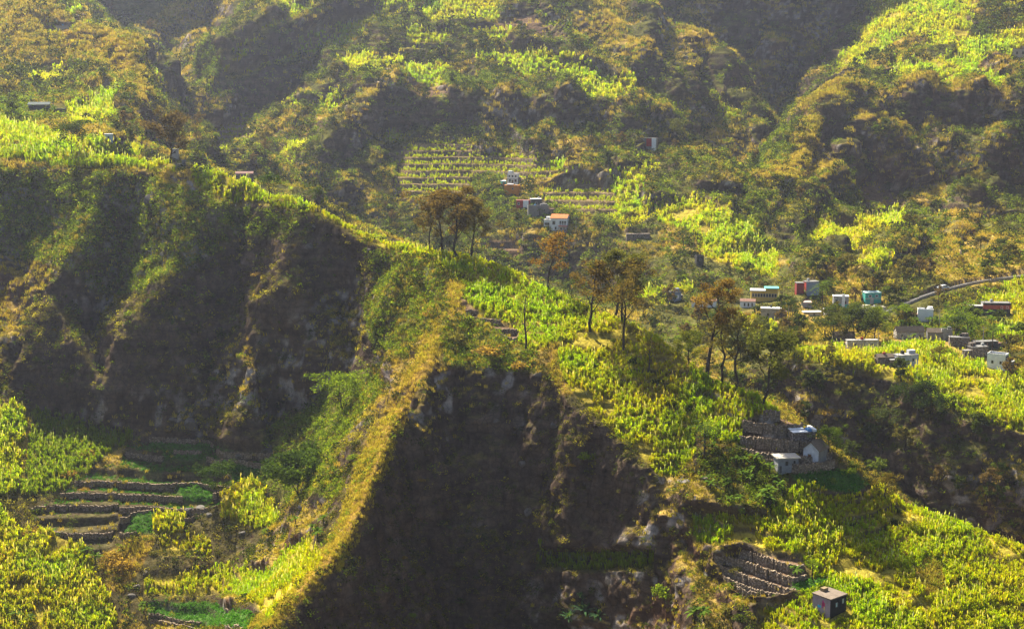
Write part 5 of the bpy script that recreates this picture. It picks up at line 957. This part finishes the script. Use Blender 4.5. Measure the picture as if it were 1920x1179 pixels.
def villa(e, W_, H_, D_, k):
    boxes('wing', [(-W_ * .98, -W_ * .5 - .02, D_ * .12, D_ * .95, -2, H_ * .80)], pm(WHITE, .85, .12), e)
    boxes('wing_roof', [(-W_ * .98 - .2, -W_ * .5 - .03, D_ * .12 - .2, D_ * .95, H_ * .80 + .003, H_ * .80 + .22)], pm(LGREY), e)
    boxes('roof_tank', [(-W_ * .9, -W_ * .66, D_ * .4, D_ * .7, H_ * .8 + .23, H_ * .8 + 1.3)], pm(WHITE), e)
    boxes('balcony', [(W_ * .02, W_ * .56, -1.5, -.01, H_ * .36, H_ * .36 + .3)], pm(SALMON), e)
    boxes('railing', [(W_ * .02 + i * W_ * .06, W_ * .02 + i * W_ * .06 + .07, -1.48, -1.4, H_ * .36 + .302, H_ * .36 + 1.2) for i in range(10)] + [(W_ * .02, W_ * .58, -1.5, -1.39, H_ * .36 + 1.202, H_ * .36 + 1.3)], pm(WHITE), e)
    for x in (.06, .25, .44, .53): boxes('column', [(W_ * x - .13, W_ * x + .13, -1.45, -1.15, -1.5, H_ * .36 - .003)], pm(PINKW), e)
    for x in (-.88, -.78, -.68): opening(e, 'f', W_, D_, x + .5, H_ * .5, 2.8 * k, 4.2 * k, yoff=D_ * .12)
house('white L-shaped house with orange tiled roof and salmon balcony', 1050, 433, 30, 23, 22, -16, WHITE, 'gx', TERRA, rise=.26, grime=.12, over=.3, wins=[('f', .18, .62, 4.5, 5.5), ('f', .6, .62, 2.6, 6.5), ('f', .75, .62, 2.6, 6.5), ('f', .9, .62, 2.6, 6.5), ('f', .3, .18, 3, 4.5), ('f', .65, .15, 3, 4), ('f', .85, .15, 3, 4)], extra=villa)
house('grey house with a red wall and white bay on the right shoulder of the hill', 1210, 278, 40, 15, 12, -18, GREY, 'flat', DGREY, over=.1, extra=lambda e, W_, H_, D_, k: (boxes('red_wall', [(W_ * .02, W_ * .27, -.12, -.01, .1, H_ - .1)], pm(RED), e), boxes('white_bay', [(W_ * .28, W_ * .48, -.5, -.01, -2, H_ + .1)], pm(WHITE), e)), wins=[('f', .15, .55, 2.5, 3)])
house('low grey ruined wall house on the ravine lip', 1197, 447, 44, 8, 10, 4, M_ROUGH, 'none', name='ruined_house', wins=[('f', .3, .5, 3, 4), ('f', .65, .5, 3, 4)])
house('small dark grey stone tower at the foot of the bright slope field', 1312, 500, 14, 18, 12, 10, (.07,.065,.06), 'parapet', DGREY, name='stone_tower', cat='tower', wins=[('f', .5, .7, 3, 4)])
# village on the shelf
house('small dark blue house with white shutters by the stream', 1266, 566, 22, 17, 14, 16, BLUEGREY, 'flat', DGREY, wins=[('f', .3, .5, 4, 6, WHITE, BLUE), ('f', .7, .5, 4, 6, WHITE, WHITE)])
house('low white house with red end wall left of the yellow house', 1320, 578, 46, 13, 14, -8, WHITE, 'gx', (.30, .16, .11), rise=.2, lwall=RED, wins=[('f', .3, .5, 3, 5), ('f', .8, .5, 3, 4)], door=('f', .55, 3.5, 8))
house('small white cottage with brown tiled roof and three dark windows', 1402, 578, 28, 11, 14, -12, WHITE, 'gx', (.33, .18, .13), rise=.35, grime=.1, wins=[('f', .3, .5, 2.2, 6), ('f', .55, .5, 2.2, 6), ('f', .8, .5, 2.2, 6)])
house('long yellow house with a row of windows and white and turquoise roofs', 1434, 566, 49, 20, 20, -8, YEL, 'none', grime=.12, wins=[('f', .08 + .105 * i, .58, 3.4, 6, (.5, .5, .45)) for i in range(9)],
  extra=lambda e, W_, H_, D_, k: (boxes('front_roof', [(-W_ / 2 - .3, W_ * .04, -.8, D_, H_ + .01, H_ + .3)], pm(WHITE, .6, .05), e), boxes('upper_storey', [(W_ * .06, W_ / 2, .4, D_, H_ + .01, H_ + 4.5 * k)], pm(YEL, .85, .12), e), boxes('turquoise_roof', [(W_ * .0, W_ / 2 + .4, -.5, D_ + .4, H_ + 4.5 * k + .004, H_ + 4.5 * k + .25)], pm(TEAL, .5, .05), e)))
house('square grey-white house with dark stains below the yellow house', 1446, 600, 37, 20, 16, -10, LGREY, 'flat', WHITE, wins=[('f', .35, .45, 3.4, 5)], door=('f', .75, 4.5, 9, (.12, .12, .12)), grime=.5)
house('blue-grey windowless block house with a red side', 1523, 556, 26, 25, 16, 12, BLUEGREY, 'flat', GREY, over=.1, lwall=RED)
house('red brick house peeping out left of the blue-grey block house', 1501, 552, 14, 20, 14, 4, (.32, .06, .05), 'flat', GREY, over=.1)
house('grey and teal two-storey house with a white stair tower', 1577, 580, 28, 24, 16, -8, LGREY, 'flat', WHITE, wins=[('f', .2, .65, 5, 6, WHITE), ('f', .78, .55, 3, 5, RED)], band=(.0, .4, TEAL), extra=lambda e, W_, H_, D_, k: boxes('stair_tower', [(W_ * .05, W_ * .25, -.4, -.032, 0, H_ + .8)], pm(WHITE), e))
house('turquoise and cream house under the road', 1636, 570, 32, 20, 16, 10, TEAL, 'mono', (.55, .75, .70), rise=.05, wins=[('f', .3, .72, 5, 3.4, WHITE), ('f', .7, .72, 5, 3.4, WHITE)], door=('f', .42, 6, 11, (.5, .5, .48)), band=(.45, .52, CREAM))
house('cream house half hidden by a round tree', 1640, 600, 44, 19, 16, 14, CREAM, 'parapet', LGREY, wins=[('f', .3, .6, 3.4, 5), ('f', .75, .6, 3.4, 5)], rwall=TEAL)
house('plain bright white block house among banana plants', 1735, 604, 28, 21, 18, -14, WHITE, 'parapet', WHITE, grime=.08)
house('low pink-roofed shed left of the tall palm', 1507, 576, 24, 8, 12, 0, PINKW, 'mono', (.55, .38, .33), rise=.12, name='shed', cat='shed')
house('low cream shed with flat white roof below the tall palm', 1522, 594, 34, 7, 12, 6, CREAM, 'flat', WHITE, name='shed', cat='shed', wins=[('f', .6, .5, 3, 3)])
house('small white shed right of the tall palm', 1551, 592, 12, 11, 10, 6, WHITE, 'flat', WHITE, name='shed', cat='shed')
house('dark grey house with salmon upper wall at the right edge', 1868, 592, 50, 22, 18, -6, DGREY, 'flat', GREY, band=(.5, .85, SALMON), lwall=LGREY, wins=[('f', .68, .66, 3.4, 4, WHITE), ('f', .88, .66, 3.4, 4, WHITE)])
house('low lilac-roofed shed left of the salmon-walled house', 1838, 588, 20, 6, 10, -4, LGREY, 'flat', PINKW, name='shed', cat='shed')
house('small hut with two dark thatched humps and a broken wall', 1582, 640, 40, 10, 12, 6, M_ROUGH, 'gx', M_THATCH, rise=.6, name='hut', cat='hut')
house('long low white-ended stone house with a red bundle on its roof', 1617, 654, 60, 15, 12, 4, M_PALE, 'flat', TIN, over=.1, wins=[('f', .25, .5, 3, 4), ('f', .8, .5, 3, 4)], extra=lambda e, W_, H_, D_, k: boxes('roof_bundle', [(-W_ * .05, W_ * .02, D_ * .3, D_ * .6, H_ + .203, H_ + .9)], pm(RED), e))
house('long thatched shed with a pale front above the cane', 1706, 636, 54, 13, 16, 6, M_PALE, 'gx', M_THATCH, rise=.7, name='long_shed', cat='shed', wins=[('f', .2, .5, 3, 4), ('f', .6, .5, 3, 4)], door=('f', .85, 3.4, 8))
house('grey thatch-roofed house right of the long thatched shed', 1752, 640, 28, 15, 16, -8, GREY, 'gx', M_THATCH, rise=.45, door=('f', .6, 3.4, 9))
house('plain grey block cube in the row of grey houses', 1774, 640, 20, 20, 14, -4, LGREY, 'parapet', GREY, grime=.4)
house('dark stone house with stacked rubble roof at the end of the row', 1798, 652, 36, 17, 16, -10, M_ROUGH, 'flat', GREY, wins=[('f', .3, .5, 3, 4)], rwall=DGREY)
house('brown thatched hut joined to the stained white house', 1660, 684, 32, 13, 16, 10, M_ROUGH, 'gx', M_THATCH, rise=.4, name='hut', cat='hut', extra=lambda e, W_, H_, D_, k: boxes('roof_bundle', [(-W_ * .1, W_ * .06, D_ * .4, D_ * .6, H_ * 1.4, H_ * 1.4 + .5)], pm(RED), e))
house('stained white house with two small windows above the ravine cliff', 1701, 688, 42, 22, 18, 14, (.62, .63, .66), 'flat', TIN, over=.1, grime=.45, wins=[('f', .3, .6, 3.2, 5), ('f', .75, .6, 3.2, 5)], rwall=GREY)
house('white-fronted stone house with dark grey end wall', 1866, 692, 34, 26, 22, -34, WHITE, 'parapet', DGREY, grime=.15, rwall=DGREY, wins=[('f', .3, .5, 3.2, 5), ('f', .75, .5, 3.2, 5)])  # right end wall coloured dark for the shade on that side
house('dark flat-roofed stone house behind the white-fronted one', 1836, 672, 34, 20, 16, 14, M_ROUGH, 'flat', GREY, door=('f', .75, 4, 9))
house('dark grey house with white post at the top of the group on the right', 1850, 656, 46, 14, 14, 8, DGREY, 'flat', GREY, wins=[('f', .15, .5, 3, 5, WHITE)])
# the near hamlet on the spur
def flatroof(e, W_, H_, D_, k):
    boxes('roof_panel', [(-W_ * .52, W_ * .14, -.3, D_ * .45, H_ + .02, H_ + .14), (-W_ * .52, W_ * .12, D_ * .52, D_ * 1.02, H_ + .16, H_ + .28)], pm(WHITE, .5, .03), e)
    boxes('blue_tarpaulin', [(W_ * .16, W_ * .33, D_ * .05, D_ * .55, H_ + .01, H_ + .5)], pm(BLUE, .5, .1), e)
    boxes('stone_parapet', [(W_ * .36, W_ * .52, -.1, D_, H_ + .005, H_ + .5)], pm(WHITE), e)
house('low stone house with bright white roof panels and a blue tarpaulin', 1507, 832, 46, 21, 30, 10, M_ROUGH, 'none', extra=flatroof)
house('whitewashed gable hut with shaggy dark thatch and a brown door', 1520, 868, 32, 23, 36, -40, (.66, .68, .72), 'gy', M_THATCH, rise=.62, name='gable_hut', cat='hut', grime=.35, over=.3, door=('f', .42, 6.5, 13, (.20, .09, .045)), rwall=GREY)
house('grey concrete house with pale flat roof left of the gable hut', 1477, 886, 40, 28, 28, 8, (.30, .30, .31), 'flat', (.62, .55, .45), over=.35, grime=.35, extra=lambda *a: None, wins=[('f', .42, .66, 5, 8, GREY), ('f', .8, .7, 4.5, 8, LGREY)], door=('f', .12, 5, 14, (.05, .05, .05)))
def graffiti(e, W_, H_, D_, k):
    def dab(u0, v0, u1, v1, col, nm): boxes(nm, [(-W_ / 2 - .045, -W_ / 2 - .002, D_ * u0, D_ * u1, H_ * v0, H_ * v1)], pm(col, .7, .05), e)
    dab(.30, .52, .46, .72, (.60, .05, .16), 'painted_patch'); dab(.36, .40, .44, .85, (.45, .06, .25), 'painted_patch'); dab(.52, .36, .70, .50, (.05, .45, .75), 'painted_patch'); dab(.30, .30, .36, .5, (.7, .5, .2), 'painted_patch')
    boxes('roof_box', [(-W_ * .1, W_ * .18, D_ * .75, D_ * .95, H_ + .21, H_ + .75)], pm((.3, .22, .12)), e)
house('small dark house with two pale windows and a painted pinkish side wall', 1571, 1152, 48, 35, 44, 38, (.035, .032, .034), 'flat', (.22, .17, .13), over=.12, lwall=(.36, .29, .34), grime=.25, wins=[('f', .38, .62, 5, 8, GREY, (.40, .55, .60)), ('f', .78, .72, 5, 9, GREY, (.55, .60, .50))], extra=graffiti)  # near-black front: the shade on that face is put into its colour
# left side
house('grey shed with teal lean-to roof among banana plants', 72, 206, 36, 8, 12, 10, DGREY, 'mono', (.02, .045, .045), rise=.3, name='shed', cat='shed', over=.3)
house('long grey flat roof low among the trees above the left crest', 110, 210, 22, 4, 8, -6, DGREY, 'flat', DGREY, name='shed', cat='shed')
house('tiny light-blue house on the left crest', 203, 265, 14, 11, 9, 10, (.45, .62, .74), 'flat', WHITE, wins=[('f', .5, .5, 3, 4)])
house('narrow white house behind the purplish-brown tree', 327, 302, 12, 16, 8, 4, LGREY, 'flat', GREY, wins=[('f', .5, .7, 3, 4)])
house('low cream wall house on the crest by the purplish-brown tree', 337, 314, 20, 5, 8, 0, GREY, 'flat', DGREY)
house('low stone house with brown-red roof behind the left crest', 455, 335, 32, 6, 12, 4, M_ROUGH, 'mono', (.18, .08, .06), rise=.25)
house('pale house with a balcony at the upper right edge', 1912, 108, 26, 15, 12, -20, LGREY, 'flat', GREY, wins=[('f', .3, .5, 3, 5), ('f', .7, .5, 3, 5)])
house('pale stone house strip on the far left terraces', 118, 56, 22, 5, 10, 0, LGREY, 'flat', TIN)
# terrace walls: one thing per stretch of wall, following the risers
nw = 0
names = {}
def wall_thing(P, h0, label):
    P = np.array(P); n = len(P); t = .35
    f = P + np.array([0, -.22, 0]); b = P + np.array([0, t, 0]); jig = np.random.default_rng(nw).normal(0, .13, (n, 2))
    A = np.stack([f + np.stack([0 * jig[:, 0], jig[:, 0], np.full(n, -.5)], 1), f + np.stack([0 * jig[:, 0], jig[:, 0] + .12, h0 + jig[:, 1]], 1), b + np.stack([0 * jig[:, 0], 0 * jig[:, 0], h0 + jig[:, 1]], 1), b + np.array([0, 0, -.5])], 1).reshape(-1, 3)
    F = [(i * 4 + k, (i + 1) * 4 + k, (i + 1) * 4 + (k + 1) % 4, i * 4 + (k + 1) % 4) for i in range(n - 1) for k in range(4)] + [(0, 1, 2, 3), ((n - 1) * 4 + 3, (n - 1) * 4 + 2, (n - 1) * 4 + 1, (n - 1) * 4)]
    o = mesh_np('terrace_wall', A, np.array(F), M_STONE); tag(o, label, 'wall', 'drystone terrace walls')
lev = np.where(WALLMASK, np.floor(ZQ + .2), -9999)
for step in np.unique(TSTEP[WALLMASK]):
    for L in np.unique(lev[WALLMASK & (TSTEP == step)]):
        m = WALLMASK & (TSTEP == step) & (lev == L) & (VIS)
        cols = np.nonzero(m.any(0))[0]
        if len(cols) < 8: continue
        seg = []; last = -99
        def flush(seg):
            global nw
            if len(seg) >= 10 and nw < 90 and (UU[seg[0]] > 560 or hash((int(L), len(seg))) % 3 != 0):
                ptsw = np.array([(XX[i, c], YY[i, c], ZZ[i, c]) for i, c in seg]); k_ = np.ones(5) / 5
                for a in (1, 2): ptsw[:, a] = np.convolve(np.pad(ptsw[:, a], 2, mode='edge'), k_, 'valid')
                ptsw[:, 2] = np.median(ptsw[:, 2]) * .7 + ptsw[:, 2] * .3
                mid = seg[len(seg) // 2]; u, v = float(UU[mid]), float(VV[mid]); nw += 1
                wall_thing(ptsw, step * ((.72 if u > 1100 else .4) if u > 560 else .38), place_label('drystone terrace wall of rough brown stones', u, v))
        for c in cols:
            i = int(np.nonzero(m[:, c])[0][0])
            if seg and (c - last > 2 or abs(YY[i, c] - YY[seg[-1]]) > 1.6): flush(seg); seg = []
            seg.append((i, c)); last = c
        flush(seg)
print('walls', nw)
# road with its roadside wall, and a car
n = len(RP); A = np.concatenate([RP + np.array([0, -1.3, 0]), RP + np.array([0, 1.2, .0])]); F = [(i, i + 1, n + i + 1, n + i) for i in range(n - 1)]
rd = mesh_np('road', A, np.array(F), paint_mat('asphalt', (.055, .053, .052), .9, .3, .6)); tag(rd, 'narrow asphalt road cut into the hillside', kind='structure')
def along(name, label, y0, y1, z0, z1, mat, cat):
    A = np.concatenate([RP + np.array([0, y, z]) for y, z in ((y0, z0), (y0, z1), (y1, z1), (y1, z0))]); F = [(k * n + i, k * n + i + 1, ((k + 1) % 4) * n + i + 1, ((k + 1) % 4) * n + i) for k in range(4) for i in range(n - 1)]
    tag(mesh_np(name, A, np.array(F), mat), label, cat)
along('roadside_wall', 'low pale roadside wall along the outer edge of the mountain road', -1.56, -1.32, -.6, .25, M_PALE, 'wall')
def car(label, u, v, Y, yaw):
    a, s = ray(u, v); i = int(np.argmin(np.abs(RP[:, 0] - a * Y))); e = empty('parked_car', RP[i] + np.array([0, .4, .02]), yaw); tag(e, label, 'car')
    prof = [(-2.0, .3), (-2.05, .75), (-1.1, .92), (-.55, 1.42), (.75, 1.45), (1.45, .95), (2.0, .85), (2.05, .3)]; V = np.array([(x, y, z) for y in (-.82, .82) for x, z in prof]); m = len(prof)
    me = bpy.data.meshes.new('body'); me.from_pydata([tuple(q) for q in V], [], [tuple(range(m)), tuple(range(2 * m - 1, m - 1, -1))] + [(i, i + m, (i + 1) % m + m, (i + 1) % m) for i in range(m)]); me.materials.append(pm((.70, .76, .80), .3, .03)); o = bpy.data.objects.new('body', me); COL.objects.link(o); o.parent = e
    for y0, y1 in ((-.835, -.825), (.825, .835)):
        Q = np.array([(x, y, z) for y in (y0, y1) for x, z in ((-.95, .95), (-.5, 1.33), (.7, 1.36), (1.2, .97))]); mesh_np('window', Q, np.array([(0, 1, 2, 3), (7, 6, 5, 4), (0, 4, 5, 1), (1, 5, 6, 2), (2, 6, 7, 3), (3, 7, 4, 0)]), pm(DARKP, .2, .1), None, False, e)
    for x in (-1.3, 1.3):
        for y in (-.84, .84):
            th = np.arange(12) / 12 * 6.283; V = np.concatenate([np.stack([x + .31 * np.cos(th), np.full(12, y - .1), .31 + .31 * np.sin(th)], 1), np.stack([x + .31 * np.cos(th), np.full(12, y + .1), .31 + .31 * np.sin(th)], 1)])
            me = bpy.data.meshes.new('wheel'); me.from_pydata([tuple(q) for q in V], [], [(k, (k + 1) % 12, (k + 1) % 12 + 12, k + 12) for k in range(12)] + [tuple(range(11, -1, -1)), tuple(range(12, 24))]); me.materials.append(pm((.02, .02, .02), .8, .1)); o = bpy.data.objects.new('wheel', me); COL.objects.link(o); o.parent = e
car('light blue car driving on the mountain road', 1768, 540, 493, math.radians(12))
# utility poles
for u, v, vt, lab in ((1085, 442, 406, 'pale utility pole beside the lower trellised plots'), (1646, 655, 622, 'utility pole at the white end of the long low stone house'), (1478, 600, 566, 'utility pole right of the square grey-white house'), (1760, 612, 580, 'utility pole right of the plain white block house'), (1842, 650, 612, 'utility pole beside the palm above the dark stone house')):
    p = at(u, v); k = mpp(p.y); H = (v - vt) * k; e = empty('utility_pole', p); tag(e, lab, 'utility pole', 'village utility poles')
    tv, tf = tube(np.array([[0, 0, -.5], [0, 0, H * .5], [0, 0, H]]), np.array([.13, .11, .09])); mesh_np('post', tv, tf, pm((.36, .33, .29)), None, True, e); boxes('crossarm', [(-.7, .7, -.16, -.06, H * .9, H * .9 + .12)], pm((.3, .26, .22)), e)
# boulders
import bmesh
def rock_mesh(seed):
    bm = bmesh.new(); bmesh.ops.create_icosphere(bm, subdivisions=3, radius=1.0); r = np.random.default_rng(seed); ax = r.normal(size=(9, 3)); ax /= np.linalg.norm(ax, axis=1, keepdims=True); of = r.uniform(.45, .85, 9)
    for v in bm.verts:
        c = np.array(v.co)
        for a, o in zip(ax, of):
            d = c @ a
            if d > o: c = c - a * (d - o) * .92
        v.co = c * np.array([1.1, .9, .8])
    me = bpy.data.meshes.new('boulder'); bm.to_mesh(me); bm.free(); me.materials.append(M_ROCK); return me
M_ROCK = paint_mat('grey_rock', (.13, .115, .10), .95, .5, 1.4)
RK = [rock_mesh(s) for s in range(5)]
for n_, (u, v, w) in enumerate([(450,862,22),(500,842,34),(302,374,34),(352,965,34),(376,958,24),(392,968,18),(330,962,18),(578,462,22),(1340,912,20),(1352,918,16),(1362,906,18),(1330,900,22),(1300,905,26),(590,425,14),(700,470,14),(330,790,26),(365,795,40),(470,990,26),(455,1000,20),(8,430,26),(95,395,22),(118,405,26),(730,420,10),(1045,800,18),(985,870,26),(1000,960,26),(930,790,16),(1500,905,10),(270,1075,16),(255,1100,18),(245,1120,20),(1620,800,14),(1490,690,20)]):
    p = at(u, v); k = mpp(p.y); o = bpy.data.objects.new('boulder', RK[n_ % 5]); COL.objects.link(o); sc = w * k * .5; o.location = p + Vector((0, sc * .45, -sc * .25)); o.scale = (sc,) * 3; o.rotation_euler = (random.uniform(-.3, .3), random.uniform(-.3, .3), random.uniform(0, 6))
    tag(o, place_label(('large ' if w > 30 else ('small ' if w < 18 else '')) + 'angular grey boulder', u, v), 'boulder', 'boulders on the slopes')
# ------------------------------------------------------------------ the hazy air
def add_haze():
    zlo = float(Zw.min()) - 1.5; zhi = max(float(Zw.max()), 60.0) + 6.0
    xm = float(np.abs(Xw).max()) + 5; y0, y1 = -8.0, float(Yw.max()) + 6
    V = [(x, y, z) for x in (-xm, xm) for y in (y0, y1) for z in (zlo, zhi)]
    F = [(0, 1, 3, 2), (4, 6, 7, 5), (0, 4, 5, 1), (2, 3, 7, 6), (0, 2, 6, 4), (1, 5, 7, 3)]
    m, t, out = new_mat('hazy_air'); p = t.nodes.new('ShaderNodeVolumePrincipled')
    p.inputs['Color'].default_value = (.68, .74, .97, 1); p.inputs['Density'].default_value = HAZE; p.inputs['Anisotropy'].default_value = .55
    t.links.new(p.outputs[0], out.inputs['Volume'])
    o = mesh_np('haze', V, F, m); tag(o, 'thin grey morning haze over the valley', kind='stuff')
HAZE = 0.000068
add_haze()
